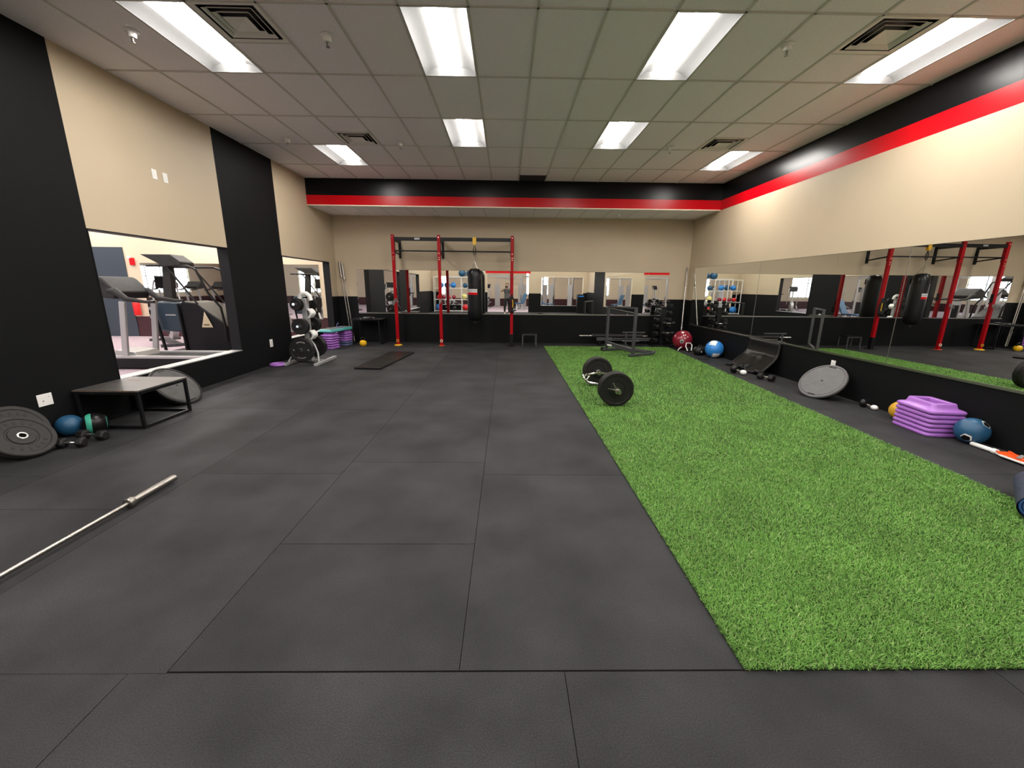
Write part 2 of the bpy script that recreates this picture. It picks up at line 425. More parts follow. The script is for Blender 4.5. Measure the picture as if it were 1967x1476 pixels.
struct(wall_windows('wall_hall_front', 'y', HY0-0.2, HY0, HX0, HX1, [(-17.5, -13.4), (-6.6, -4.8), (1.6, 3.4)]).build('window_6', 'silver', smooth=False))
g = G(); cells(g, 'x', HX1, HX1+0.2, [(HY0, YF, 0, 0.6, 1), (HY0, YF, 0.6, ZC+0.02, 0)])
cells(g, 'y', YF-WT, YF, [(XR+WT, HX1, 0, ZC+0.02, 0)])
struct(g.build('wall_hall_right', ['hallc', 'maroon'], smooth=False))
g = G(); cells(g, 'y', HY1, HY1+0.2, [(HX0, XL-WT, 0, 0.585, 1), (HX0, -13.4, 0.585, ZC+.02, 0), (-10.94, XL-WT, 0.585, ZC+.02, 0), (-13.4, -10.94, 2.53, ZC+.02, 0), (-13.4, -10.94, 0.585, 2.53, 0)])
struct(g.build('wall_hall_back', ['hallc', 'maroon'], smooth=False))

# ------------------------------------------------------------------ ceiling lights, vents, sprinklers
def make_light():
    t = thing('ceiling_light', '', 'ceiling light')
    hx, hy = TW/2-0.012, TW-0.012; ox, oy = 0.288, TW-0.012-0.006
    g = G()      # folded white body: flange, sloped reflectors, end plates
    zc = 0.0
    g.bb(-hx, -ox, -hy, hy, -0.003, 0.004); g.bb(ox, hx, -hy, hy, -0.003, 0.004)
    g.bb(-ox, ox, -hy, -oy, -0.003, 0.004); g.bb(-ox, ox, oy, hy, -0.003, 0.004)
    prof = [(ox, 0.0), (0.26, 0.022), (0.22, 0.042), (0.17, 0.054), (0.125, 0.056)]
    for sgn in (-1, 1):
        vs = [(sgn*x, y, z) for x, z in prof for y in (-oy, oy)]
        g.add(vs, [(2*i, 2*i+2, 2*i+3, 2*i+1) for i in range(len(prof)-1)])
        g.bb(min(sgn*0.125, -sgn*0.125), max(sgn*0.125, -sgn*0.125), -oy, oy, 0.056, 0.06) if sgn > 0 else None
    for sy_ in (-1, 1):
        y0, y1 = sy_*oy, sy_*(oy-0.05)
        g.add([(-ox, y0, 0), (ox, y0, 0), (ox-0.05, y1, 0.058), (-ox+0.05, y1, 0.058)], [(0, 1, 2, 3)])
    g.build('reflector', 'lwhite', t, smooth=True, ang=50)
    g = G()
    n = 12; L = oy-0.05
    arc = [(0.108*math.cos(PI*i/n), 0.056-0.05*math.sin(PI*i/n)) for i in range(n+1)]
    vs = [(x, y, z) for x, z in arc for y in (-L, L)]
    g.add(vs, [(2*i, 2*i+1, 2*i+3, 2*i+2) for i in range(n)]+[tuple(2*i for i in range(n+1)), tuple(2*i+1 for i in range(n, -1, -1))])
    g.build('lamp_lens', 'lens', t, smooth=True, ang=60)
    return t
light0 = make_light()
LL = {(0, 0): 'large lit ceiling panel at the far left, cut by the top edge of the photo',
      (4, 0): 'large lit ceiling panel left of centre at the top of the photo',
      (8, 0): 'large lit ceiling panel right of centre at the top of the photo',
      (12, 0): 'long lit ceiling panel at the top right beside the big square vent',
      (4, 2): 'smaller lit ceiling panel left of centre, directly behind the large left centre panel',
      (8, 2): 'smaller lit ceiling panel right of centre, directly behind the large right centre panel',
      (0, 3): 'farthest lit ceiling panel on the left side, near the small square vent',
      (12, 3): 'farthest lit ceiling panel on the right side, beside the small right vent',
      (4, -2): 'lit ceiling panel just above the camera on the left', (8, -2): 'lit ceiling panel just above the camera on the right',
      (4, -5): 'lit ceiling panel behind the camera on the left', (8, -5): 'lit ceiling panel behind the camera on the right',
      (0, -3): 'lit ceiling panel above the left wall behind the camera', (12, -3): 'lit ceiling panel above the right wall behind the camera',
      (0, -5): 'added lit ceiling panel above the ball rack', (12, -5): 'added lit ceiling panel above the dark cabinet behind the camera'}  # this corner pair is added to brighten the rear wall and ceiling
first = True
for (c, r), lab in LL.items():
    x, y = fix_xy(c, r)
    if first: light0.location = (x, y, ZC); light0['label'] = lab; light0['group'] = 'recessed ceiling lights'; first = False
    else: dup(light0, (x, y, ZC), label=lab, group='recessed ceiling lights')
hall_fill_lights = [(-6.3, 0.6), (-6.3, 3.6), (-6.3, 6.0), (-6.3, 8.4), (-6.3, 11.45), (-8.8, 1.8), (-8.8, 4.6), (-8.8, 7.2), (-8.8, 9.4), (-7.6, 11.45), (-8.8, 11.45), (-11.4, 11.45), (-13.2, 11.0), (-11.4, 8.0), (-12.5, 6), (-12.5, 0), (-18, 3), (-18, 9), (-8, -6), (-4.0, -4.4), (-1.5, -4.4), (0.9, -4.4), (3.3, -4.4), (-1.5, -7.8), (2.5, -7.8), (6.5, -6)]  # unseen panels added to brighten the hall and bounce onto the room's ceiling
for i, (x, y) in enumerate(hall_fill_lights):
    near = 'beyond the doorway behind the camera' if y < -3 else ('close behind the openings of the left wall' if x > -9 else 'deep in the hall beyond the left wall')
    dup(light0, (x, y, ZC+0.036), label='added unseen ceiling panel lighting the machine hall, '+near, group='added hall ceiling lights '+near)

def make_vent(dark=False):
    t = thing('ceiling_vent', '', 'air vent'); h = TW/2-0.012
    g = G().bb(-h, h, -h, h, 0.09, 0.10); g.build('duct_box', 'black', t, smooth=False)
    g = G()
    for a, z, ww, dz in ((h, -0.004, 0.038, 0.006), (0.222, -0.004, 0.026, 0.020), (0.165, -0.006, 0.024, 0.020)):
        o, i = a, a-ww
        ring = lambda q, zz: [(-q, -q, zz), (q, -q, zz), (q, q, zz), (-q, q, zz)]
        g.loft([ring(o, z+dz*0.2), ring(o, z), ring(i, z+dz), ring(i, z+dz+0.004)], False, False)
    g.build('vent_louvre', 'silverw', t, smooth=False)
    g = G(); ring = lambda q, zz: [(-q, -q, zz), (q, -q, zz), (q, q, zz), (-q, q, zz)]
    g.loft([ring(0.112, -0.008), ring(0.02, 0.012)], False, True)
    g.build('centre_plate', 'silverw', t, smooth=False)
    return t
M['silverw'] = mat('painted_vent_metal', (0.85, 0.81, 0.76, 1), 0.5)
vent0 = make_vent(); first = True
VL = {(1, 0, 0): 'large square ceiling vent at top left beside the cut off light panel', (11, 0, 0): 'large square ceiling vent at top right beside the long light panel',
      (1, 2, 1): 'small looking square ceiling vent far back on the left', (11, 2, 1): 'small looking square ceiling vent far back on the right'}
for (c, r, hf), lab in VL.items():
    p = (X0+TW*(c+0.5), Y0+TL2*r+TW*(hf+0.5), ZC)
    if first: vent0.location = p; vent0['label'] = lab; vent0['group'] = 'square ceiling vents'; first = False
    else: dup(vent0, p, label=lab, group='square ceiling vents')
t = thing('return_grille', 'dark return air grille in the ceiling against the black bulkhead', 'air vent', (X0+TW*6.5, Y0+TL2*4+TW*1.36, ZC))
g = G().bb(-.29, .29, -.24, .24, 0.024, 0.03); g.build('backing', 'black', t, smooth=False)
g = G()
for i in range(15): g.bb(-.28, .28, -.23+.0325*i, -.228+.0325*i+.012, 0.0, 0.02)
g.bb(-.295, -.275, -.25, .25, -.003, .01).bb(.275, .295, -.25, .25, -.003, .01)
g.build('grille', 'gun', t, smooth=False)

def make_sprinkler():
    t = thing('sprinkler', '', 'sprinkler')
    G().lathe([(0, 0.001), (0.062, 0.001), (0.062, -0.006), (0.042, -0.012), (0.034, -0.055), (0, -0.056)], 20).build('escutcheon', 'white', t)
    g = G().cyl((0, 0, -0.05), (0, 0, -0.085), 0.012).cyl((0, 0, -0.095), (0, 0, -0.098), 0.02)
    g.tube([(0.008, 0, -0.05), (0.012, 0, -0.068), (0.003, 0, -0.086)], 0.003, 6).tube([(-0.008, 0, -0.05), (-0.012, 0, -0.068), (-0.003, 0, -0.086)], 0.003, 6)
    g.build('sprinkler_head', 'steel', t)
    return t
sp0 = make_sprinkler(); first = True
for x, y, z, lab in ((-3.64, 4.66, ZC, 'white sprinkler head left of the cut off light panel, nearest the left wall'),
                     (-1.766, 4.67, ZC, 'white sprinkler head between the big left vent and the left centre light'),
                     (2.77, 4.67, ZC, 'white sprinkler head between the right centre light and the big right vent'),
                     (-3.675, 7.6, ZC, 'sprinkler head left of the farthest left light'), (-1.82, 7.69, ZC, 'sprinkler head right of the small left vent'),
                     (2.8, 7.72, ZC, 'sprinkler head left of the small right vent'),
                     (-1.815, 11.0, ZS, 'sprinkler head on the low ceiling above the middle red post'), (-3.776, 11.1, ZS, 'sprinkler head on the low ceiling near the left corner'),
                     (2.79, 10.9, ZS, 'sprinkler head on the low ceiling right of centre')):
    if first: sp0.location = (x, y, z); sp0['label'] = lab; sp0['group'] = 'ceiling sprinklers'; first = False
    else: dup(sp0, (x, y, z), label=lab, group='ceiling sprinklers')

# ------------------------------------------------------------------ mirrors and wall fittings
def mirror(name, label, cen, sx, sz, face):       # face: direction the glass looks, 'x' -> -X, 'y' -> -Y
    t = thing(name, label, 'mirror', cen, (0, 0, 0 if face == 'y' else -PI/2), None)
    G().bb(-sx/2+.001, sx/2-.001, -0.006, 0, 0, sz).build('mirror_glass', 'mirror', t, smooth=False)
    g = G().bb(-sx/2, sx/2, -0.014, 0, -0.016, 0.0).bb(-sx/2, sx/2, -0.014, -0.0065, 0.0, 0.012)
    g.build('bottom_channel', 'steel', t, smooth=False)
    g = G().bb(-sx/2, sx/2, -0.009, 0, sz, sz+0.004); g.build('top_edge', 'black', t, smooth=False)
    return t
for y0, y1, lab in ((8.25, 11.12, 'long wall mirror panel at the far end of the right wall'), (5.2, 8.25, 'middle mirror panel of the right wall, behind the grey balance trainer'),
                    (2.1, 5.2, 'nearest mirror panel of the right wall, reflecting the red rig and punching bag')):
    m_ = mirror('wall_mirror', lab, (XR, (y0+y1)/2, 0.60), y1-y0-0.004, 1.475, 'x'); m_['group'] = 'right wall mirrors'
    if y1 < 9: G().bb((y1-y0)/2*-1-0.003, (y1-y0)/2*-1+0.003, -0.0085, -0.0055, 0.012, 1.475).build('joint_strip', 'steel', m_, smooth=False)
mirror('wall_mirror', 'wide low mirror on the back wall behind the red rig', (0.19, YB, 0.80), 8.56, 1.155, 'y')
g = G(); g.bb(-2.16, 2.16, -0.006, 0, 0, 0.585)
tag(g.build('wall_panel', 'beige', None, (-1.24, YB, 2.19), smooth=False), 'large flush beige board painted into the back wall above the rig mirror', 'wall panel')

def plate_switch(name, label, cat, loc, rz, kind, wd=0.075, hh=0.12, group=None):
    t = thing(name, label, cat, loc, (0, 0, rz), group)
    G().bb(-wd/2, wd/2, -0.006, 0, -hh/2, hh/2).build('cover_plate', 'white', t, bevel=0.002, smooth=True)
    g = G()
    if kind == 'outlet':
        for z in (-0.02, 0.02):
            g.bb(-0.016, 0.016, -0.008, -0.005, z-0.014, z+0.014)
            g.mi(1).bb(-0.008, -0.005, -0.009, -0.0075, z-0.005, z+0.006).bb(0.005, 0.008, -0.009, -0.0075, z-0.005, z+0.006).mi(0)
        g.build('socket', ['white', 'black'], t, smooth=False)
    elif kind == 'switch':
        g.bb(-0.016, 0.016, -0.009, -0.005, -0.033, 0.033); g.build('rocker', 'white', t, smooth=False)
    else:
        G().cyl((-0.02, -0.0075, -0.01), (-0.02, -0.005, -0.01), 0.006).build('screw', 'steel', t); G().cyl((0.035, -0.0075, 0.025), (0.035, -0.005, 0.025), 0.004).build('screw', 'steel', t)
    return t
WL = XL+0.0
plate_switch('wall_switch', 'left one of two white switch plates high on the beige left wall', 'switch', (WL, 5.87, 2.93), PI/2, 'switch', group='paired white plates')
plate_switch('wall_switch', 'right one of two white switch plates high on the beige left wall', 'switch', (WL, 6.045, 2.925), PI/2, 'switch', group='paired white plates')
plate_switch('cover_plate', 'white square blank cover plate on the black wall above the bumper plates', 'wall plate', (WL, 3.985, 0.397), PI/2, 'blank', 0.135, 0.12)
plate_switch('power_outlet', 'white outlet on the black wall left of the plate tree', 'outlet', (WL, 8.02, 0.42), PI/2, 'outlet', 0.10, 0.15)
plate_switch('power_outlet', 'white outlet on the black right wall just above the grey balance trainer', 'outlet', (XR, 6.05, 0.44), -PI/2, 'outlet', 0.085, 0.12)

# ------------------------------------------------------------------ artificial turf
def edge_r(y): return 3.875+(y-2.808)*0.0563
TY0, TY1, TX0 = 1.352, 10.75, 1.0
turf = thing('artificial_turf', 'long green artificial turf strip lying on the black rubber floor', 'turf', (0, 0, 0))
TYB = TY0+0.006
g = G().add([(TX0, TYB, 0.001), (edge_r(TY0), TYB, 0.001), (edge_r(TY1), TY1, 0.001), (TX0, TY1, 0.001),
             (TX0, TYB, 0.009), (edge_r(TY0), TYB, 0.009), (edge_r(TY1), TY1, 0.009), (TX0, TY1, 0.009)],
            [(4, 5, 6, 7), (0, 1, 5, 4), (1, 2, 6, 5), (2, 3, 7, 6), (3, 0, 4, 7)])
g.build('turf_backing', 'turfb', turf, smooth=False)
def blades():
    P = []
    for y0, y1, dens in ((TY0, 2.2, 34000), (2.2, 3.4, 24000), (3.4, 5.2, 15000), (5.2, TY1, 7000)):
        n = int((y1-y0)*3.35*dens)
        y = rng.uniform(y0, y1, n); x = rng.uniform(TX0+0.002, 4.34, n)
        k = x < edge_r(y)-0.002
        P.append(np.stack([x[k], y[k], np.full(k.sum(), 0.0034 if dens > 16000 else (0.0040 if dens > 7000 else 0.0052))], 1))
    P = np.concatenate(P); n = len(P)
    az = rng.uniform(0, 2*PI, n); lean = rng.uniform(0.5, 1.4, n); L = rng.uniform(0.018, 0.036, n); wd = P[:, 2]*rng.uniform(0.7, 1.3, n)
    d = np.stack([np.cos(az), np.sin(az)], 1); tw = az+PI/2+rng.uniform(-0.5, 0.5, n); s = np.stack([np.cos(tw), np.sin(tw)], 1)
    b = np.stack([P[:, 0], P[:, 1], np.full(n, 0.006)], 1)
    mid = b.copy(); mid[:, :2] += d*(L*0.5*np.sin(lean*0.6))[:, None]; mid[:, 2] += L*0.5*np.cos(lean*0.6)
    tip = mid.copy(); tip[:, :2] += d*(L*0.5*np.sin(lean*1.15))[:, None]; tip[:, 2] += L*0.5*np.cos(lean*1.15)
    tip[:, 2] = np.maximum(tip[:, 2], 0.012)
    sw = np.concatenate([s*(wd/2)[:, None], np.zeros((n, 1))], 1)
    V = np.stack([b-sw, b+sw, mid+sw*0.85, mid-sw*0.85, tip], 1).reshape(-1, 3).astype(np.float32)
    me = bpy.data.meshes.new('grass_blades'); me.vertices.add(n*5); me.vertices.foreach_set('co', V.ravel())
    o = (np.arange(n)*5)[:, None]
    li = (o+np.array([0, 1, 2, 3, 3, 2, 4])).astype(np.int32).ravel()
    me.loops.add(n*7); me.loops.foreach_set('vertex_index', li)
    st = ((np.arange(n)*7)[:, None]+np.array([0, 4])).astype(np.int32).ravel(); tt = np.tile(np.array([4, 3], dtype=np.int32), n)
    me.polygons.add(n*2); me.polygons.foreach_set('loop_start', st); me.polygons.foreach_set('loop_total', tt)
    me.update(calc_edges=True)
    a = me.attributes.new('tint', 'FLOAT_COLOR', 'POINT')
    c0 = np.array([0.095, 0.235, 0.036]); c1 = np.array([0.185, 0.375, 0.078]); c2 = np.array([0.33, 0.43, 0.17])
    u = rng.uniform(0, 1, n)[:, None]**1.4; cc = c0*(1-u)+c1*u; tan = rng.uniform(0, 1, n) < 0.06; cc[tan] = c2
    cc = np.repeat(cc, 5, axis=0); cc = np.concatenate([cc, np.ones((len(cc), 1))], 1).astype(np.float32)
    a.data.foreach_set('color', cc.ravel())
    me.materials.append(M['blade'])
    ob = bpy.data.objects.new('grass_blades', me); C.objects.link(ob); ob.parent = turf; ob['kind'] = 'stuff'
blades()

# ------------------------------------------------------------------ generic gear builders
def letters(txt, size, m, parent, T, name='lettering', ext=0.0008):
    cu = bpy.data.curves.new(name, 'FONT'); cu.body = txt; cu.size = size; cu.extrude = ext; cu.align_x = 'CENTER'; cu.align_y = 'CENTER'
    o = bpy.data.objects.new('tmp', cu); C.objects.link(o)
    me = bpy.data.meshes.new_from_object(o.evaluated_get(bpy.context.evaluated_depsgraph_get()))
    bpy.data.objects.remove(o); bpy.data.curves.remove(cu)
    me.transform(T); me.materials.clear(); me.materials.append(M[m])
    ob = bpy.data.objects.new(name, me); C.objects.link(ob); ob.parent = parent
    return ob
def bumper(label, loc, rot, R=0.225, th=0.06, m='rubber2', blocks=True, white=False, group=None, name='bumper_plate', hub='chrome'):
    t = thing(name, label, 'weight plate', loc, rot, group)
    h = th/2; r0 = 0.026
    def side(sg):
        return [(r0, sg*h*0.9), (R*0.40, sg*h*0.9), (R*0.42, sg*h*0.55), (R*0.47, sg*h*0.55), (R*0.49, sg*h*0.72), (R*0.80, sg*h*0.72), (R*0.83, sg*h*0.98), (R*0.965, sg*h), (R, sg*h*0.75)]
    a = side(1); b = side(-1)[::-1]
    G().lathe(a[::1]+b+[a[0]], 56).build('plate_body', m, t, ang=25)
    g = G()
    for sg in (1, -1): g.lathe([(r0*0.95, 0), (r0*0.95, sg*(h*0.9+0.002)), (r0*1.4, sg*(h*0.9+0.002)), (r0*1.4, sg*h*0.86)], 28)
    g.build('hub_ring', hub, t)
    g = G()
    if blocks:
        for a0, n in ((38, 6), (218, 6)):
            for i in range(n):
                a = math.radians(a0+(i*104/(n-1))); wdt = 0.026 if i in (0, n-1) else 0.018
                g.box((0, 0, 0), (wdt*R/0.225, 0.030*R/0.225, 0.003), RZ(a-PI/2) @ TL(0, R*0.645, h*0.72+0.001))
        g.build('embossed_lettering', 'rubber', t, smooth=False)
    if white:
        for i in range(7):
            a = math.radians(118-i*9.5); g.box((0, 0, 0), (0.013, 0.022, 0.002), RZ(a-PI/2) @ TL(0, R*0.66, h*0.72+0.001))
        for i in range(9):
            a = math.radians(-118+i*7); g.box((0, 0, 0), (0.011, 0.017, 0.002), RZ(a-PI/2) @ TL(0, R*0.68, h*0.72+0.001))
        for sx in (-1, 1): g.box((sx*R*0.6, 0, h*0.72+0.001), (0.02, 0.028, 0.002))
        g.build('raised_markings', 'silver', t, smooth=False)
    return t
def dumbbell(label, loc, rz, L=0.26, R=0.055, hexa=True, endm=None, group=None, hm='chrome', m='rubber', name='dumbbell'):
    t = thing(name, label, 'dumbbell', loc, (0, 0, rz), group); hl = L*0.30; apo = R*math.cos(PI/6)
    T = RY(PI/2)
    for sg in (-1, 1):
        rings = []
        for q, rr in ((L/2-hl, 0.72), (L/2-hl+0.012, 1.0), (L/2-0.014, 1.0), (L/2, 0.74)):
            rings.append([(sg*q, R*rr*math.cos(PI/3*i), R*rr*math.sin(PI/3*i)) for i in range(6)] if hexa else
                         [(sg*q, R*rr*math.cos(2*PI*i/24), R*rr*math.sin(2*PI*i/24)) for i in range(24)])
        o = G().loft(rings).build('weight_head', m if not (endm and sg > 0) else endm, t, (0, 0, apo if hexa else R), (0, 0, 0), bevel=0.005 if hexa else 0)
    z = apo if hexa else R
    G().tube([(-L/2+hl, 0, z), (-L*0.1, 0, z), (0, 0, z), (L*0.1, 0, z), (L/2-hl, 0, z)], [0.013, 0.015, 0.0175, 0.015, 0.013], 14).build('handle', hm, t)
    return t
def ball(name, label, loc, r, m, rot=(0, 0, 0), cat='ball', group=None, seg=40):
    t = thing(name, label, cat, loc, rot, group)
    G().sph((0, 0, 0), r, seg, seg//2).build('ball_shell', m, t)
    return t
def cap_patch(g, r, d, ang, n=24, k=4, poly=None):     # patch hugging a sphere around direction d
    d = Vector(d).normalized(); ref = Vector((0, 0, 1)) if abs(d.z) < 0.9 else Vector((1, 0, 0))
    x = ref.cross(d).normalized(); y = d.cross(x); vs = [tuple(d*r)]; fs = []
    for j in range(1, k+1):
        for i in range(n):
            a = 2*PI*i/n; f = 1
            if poly: f = math.cos(PI/poly)/math.cos(((a+PI/poly) % (2*PI/poly))-PI/poly)
            th = ang*j/k*f
            vs.append(tuple((d*math.cos(th)+(x*math.cos(a)+y*math.sin(a))*math.sin(th))*r))
    for i in range(n): fs.append((0, 1+i, 1+(i+1) % n))
    for j in range(k-1):
        for i in range(n):
            a = 1+j*n; b = a+n; fs.append((a+i, b+i, b+(i+1) % n, a+(i+1) % n))
    return g.add(vs, fs)
def barbell(label, p, q, name='barbell', m='steel', sleeve=0.415, rs=0.025, group=None, cat='barbell', cl=0.036):
    p, q = Vector(p), Vector(q); L = (q-p).length
    t = thing(name, label, cat, p, (q-p).to_track_quat('Z', 'Y').to_euler(), group)
    G().tube([(0, 0, sleeve*0.9), (0, 0, L-sleeve*0.9)], 0.0145, 16).build('bar_shaft', m, t)
    for a, b, s in ((0, sleeve, 1), (L, L-sleeve, -1)):
        pr = [(0, a), (rs*0.86, a), (rs, a+s*0.006), (rs, b-s*0.045)] + [(cl*0.93, b-s*0.045), (cl, b-s*0.04), (cl, b-s*0.008), (cl*0.9, b-s*0.003), (0.016, b)]
        G().lathe(pr, 28).build('sleeve', m, t, ang=30)
    return t

# ------------------------------------------------------------------ near left: plates, balls, dumbbells, plywood box
def lean(cx, cy, cz, nx, ny, nz): return (Vector((cx, cy, cz)), Vector((nx, ny, nz)).to_track_quat('Z', 'Y').to_euler())
p, r_ = lean(-4.375, 3.52, 0.179, 0.72, -0.10, 0.69)
pl = bumper('front one of two black bumper plates leaning on the left wall', p, r_, R=0.225, th=0.056, group='bumper plates at the left edge')
p, r_ = lean(-4.492, 3.60, 0.240, 0.80, -0.08, 0.60)
bumper('rear black bumper plate leaning on the left wall, half hidden behind the front plate', p, r_, R=0.225, th=0.05, group='bumper plates at the left edge')
ball('medicine_ball', 'dull blue medicine ball on the floor between the bumper plates and the mint striped ball', (-4.497, 4.04, 0.108), 0.108, 'blue')
t = thing('medicine_ball', 'black medicine ball with a mint green band, beside the low plywood box', 'ball', (-4.31, 4.11, 0.108))
G().sph((0, 0, 0), 0.108, 40, 20).build('ball_shell', 'vinyl', t)
g = G(); T0 = RY(math.radians(82)); R_ = 0.1095
QA = Vector((-0.69, -0.72, 0.05)).to_track_quat('Z', 'Y').to_matrix().to_4x4()
g.lathe([(R_*math.cos(a), R_*math.sin(a)) for a in [math.radians(x) for x in (12, 17, 22, 27, 32, 36)]], 48, QA)
g.lathe([(R_*math.cos(a), R_*math.sin(a)) for a in [math.radians(x) for x in (-58, -56, -54)]], 48, QA)
g.build('mint_band', 'green', t)
dumbbell('black hex dumbbell on the floor in front of the dull blue medicine ball', (-4.165, 3.72, 0), math.radians(10), 0.225, 0.053, group='dumbbells by the left wall')
dumbbell('black hex dumbbell with a chrome handle below the mint striped ball', (-4.165, 3.925, 0), math.radians(-2), 0.28, 0.055, group='dumbbells by the left wall')

t = thing('plyometric_box', 'low black steel frame box with a worn dark plywood top by the left wall', 'plyo box', (-4.255, 4.575, 0), (0, 0, 0.0))
bx, by, bz = 0.325, 0.325, 0.43
g = G().prism([(-bx-0.02, -by-0.02), (bx+0.02, -by-0.02), (bx+0.02, by+0.02), (-bx-0.02, by+0.02)], bz-0.018, bz)
g.build('plywood_top', 'ply', t, bevel=0.003)
g = G().prism([(-0.075, -0.02), (0.06, -0.02), (0.075, 0.0), (0.06, 0.02), (-0.075, 0.02)], bz+0.0002, bz+0.001, TL(-0.12, 0.15, 0))
g.build('hand_slot', 'wood', t, smooth=False)
g = G(); q = 0.016
for i in range(16):
    x = -bx+0.02+i*0.042+random.uniform(-.01, .01); g.box((x, -by-0.0205, bz-0.008), (random.uniform(.015, .04), 0.002, random.uniform(.006, .013)))
g.build('chipped_edge', 'wood', t, smooth=False)
g = G()
for sx in (-1, 1):
    for sy_ in (-1, 1):
        pass
    g.bar((sx*bx, -by, bz-0.034), (sx*bx, by, bz-0.034), 0.03, 0.03)
for sy_ in (-1, 1): g.bar((-bx, sy_*by, bz-0.034), (bx, sy_*by, bz-0.034), 0.028, 0.028)
g.build('top_rail', 'black', t, bevel=0.002)
g = G()
for sx in (-1, 1): g.bar((sx*bx, -by, 0.016), (sx*bx, by, 0.016), 0.028, 0.03)
g.bar((-bx, by, 0.017), (bx, by, 0.017), 0.028, 0.028).bar((-bx, -by, 0.017), (bx, -by, 0.017), 0.028, 0.028)
g.build('base_rail', 'black', t, bevel=0.002)
for sx in (-1, 1):
    for sy_ in (-1, 1):
        G().bar((sx*bx, sy_*by, 0.002), (sx*bx, sy_*by, bz-0.02), 0.03, 0.03).build('leg', 'black', t, bevel=0.002)

def bosu(label, loc, rot, group=None, face='grey', dome='blue', rim='grey'):
    t = thing('balance_trainer', label, 'balance trainer', loc, rot, group)
    R = 0.31
    G().lathe([(0, 0.0), (R*0.86, 0.0), (R*0.875, -0.005), (R*0.90, -0.005), (R*0.90, -0.044), (0, -0.044)], 64).build('flat_base', face, t, ang=30)
    G().lathe([(R*0.90, -0.006), (R*0.915, 0.002), (R*0.975, 0.0), (R, -0.010), (R, -0.034), (R*0.96, -0.045), (R*0.90, -0.045), (R*0.90, -0.006)], 64).build('rim', rim, t, ang=30)
    g = G()
    for sy_ in (-1, 1): g.box((0, sy_*R*0.83, 0.001), (0.10, 0.016, 0.004))
    g.build('handle_slot', 'black', t, bevel=0.001)
    g = G().box((0, 0, 0.002), (0.028, 0.02, 0.005)); g.build('valve_plug', 'black', t, bevel=0.002)
    g = G()
    for i in range(4):
        a = PI/4+i*PI/2; g.box((0, 0, 0), (0.0025, R*0.62, 0.0012), RZ(a) @ TL(0, R*0.5, 0.0))
    g.build('moulded_seam', 'gun', t, smooth=False)
    G().lathe([(R*0.93*math.cos(a), -0.043-0.15*math.sin(a)) for a in [PI/2*i/12 for i in range(13)]], 48).build('dome', dome, t)
    return t
p, r_ = lean(-4.345, 5.28, 0.235, 0.72, -0.02, 0.69)
bosu('grey balance trainer tipped against the left wall behind the low plywood box', p, r_, 'balance trainers', 'grey2', 'rubber', 'rubber')
p, r_ = lean(4.665, 5.79, 0.243, -0.68, -0.22, 0.70)
bosu('grey balance trainer with its flat face up tipped against the right wall under an outlet', p, r_, 'balance trainers', 'grey', 'rubber')

# olympic bar in the foreground
barbell('long steel olympic barbell lying on the rubber floor at the lower left', (-2.640, 3.02, 0.037), (-2.668, 0.82, 0.037))

# ------------------------------------------------------------------ plate tree and plates
t = thing('plate_tree', 'grey and white weight plate tree loaded with black plates beside the left wall', 'plate tree', (-4.0, 8.28, 0))
for sx in (-1, 1):
    G().bar((sx*0.30, -0.47, 0.03), (sx*0.30, 0.47, 0.03), 0.07, 0.05).build('foot', 'silver', t, bevel=0.004)
G().bar((-0.30, 0, 0.03), (0.30, 0, 0.03), 0.06, 0.05).build('cross_foot', 'silver', t, bevel=0.004)
G().bar((0, 0, 0.03), (0, 0, 1.28), 0.10, 0.12).build('column', 'silver', t, bevel=0.006)
for z0 in (0.47, 0.90):      # curved white side shrouds and top cap
    G().loft([[(0.06+0.06*math.sin(PI*u)+e, y, z0+0.18*u) for y, e in ((-0.10, 0), (0.10, 0), (0.10, 0.03), (-0.10, 0.03))] for u in [i/10 for i in range(11)]]).build('white_shroud', 'white', t)
G().tube([(-0.10, 0, 1.24), (-0.085, 0, 1.33), (-0.03, 0, 1.375), (0.04, 0, 1.375), (0.10, 0, 1.33), (0.12, 0, 1.24)], 0.045, 14).build('top_cap', 'white', t)
for (px_, pz) in ((0, 0.285), (0, 0.74), (-0.03, 1.16)):
    for sy_ in (-1, 1):
        G().cyl((px_, 0, pz), (px_, sy_*0.40, pz+0.02), 0.024, n=18).build('peg', 'chrome', t)
for sx in (-1, 1):
    G().tube([(sx*0.30, -0.30, 0.05), (sx*0.24, -0.18, 0.22), (sx*0.13, -0.05, 0.36), (sx*0.05, 0, 0.44)], 0.018, 10).build('brace', 'silver', t)
first = True
def tp(lab, x, y, z, R, th, **k):
    global _pp
    return bumper(lab, (x, y, z), (PI/2-0.05 if y < 8.28 else -PI/2+0.05, 0, 0), R=R, th=th, group='plates on the plate tree', blocks=False, m='rubber', name='weight_plate', hub='gun', **k)
tp('large black plate with white markings on the lowest front peg of the plate tree', -4.0, 8.28-0.34, 0.30-0.0, 0.235, 0.05, white=True)
tp('large black plate tucked behind the marked one on the lowest front peg', -4.0, 8.28-0.26, 0.30-0.003, 0.225, 0.045)
tp('large black plate on the lowest rear peg of the plate tree', -4.0, 8.28+0.22, 0.292, 0.225, 0.05)
tp('second large black plate on the lowest rear peg, farther out', -4.0, 8.28+0.29, 0.294, 0.225, 0.045)
tp('medium black plate on the middle front peg of the plate tree', -4.0, 8.28-0.30, 0.752, 0.155, 0.05)
tp('medium black plate behind the outer one on the middle front peg', -4.0, 8.28-0.23, 0.749, 0.155, 0.04)
tp('medium black plate on the middle rear peg of the plate tree', -4.0, 8.28+0.22, 0.749, 0.155, 0.05)
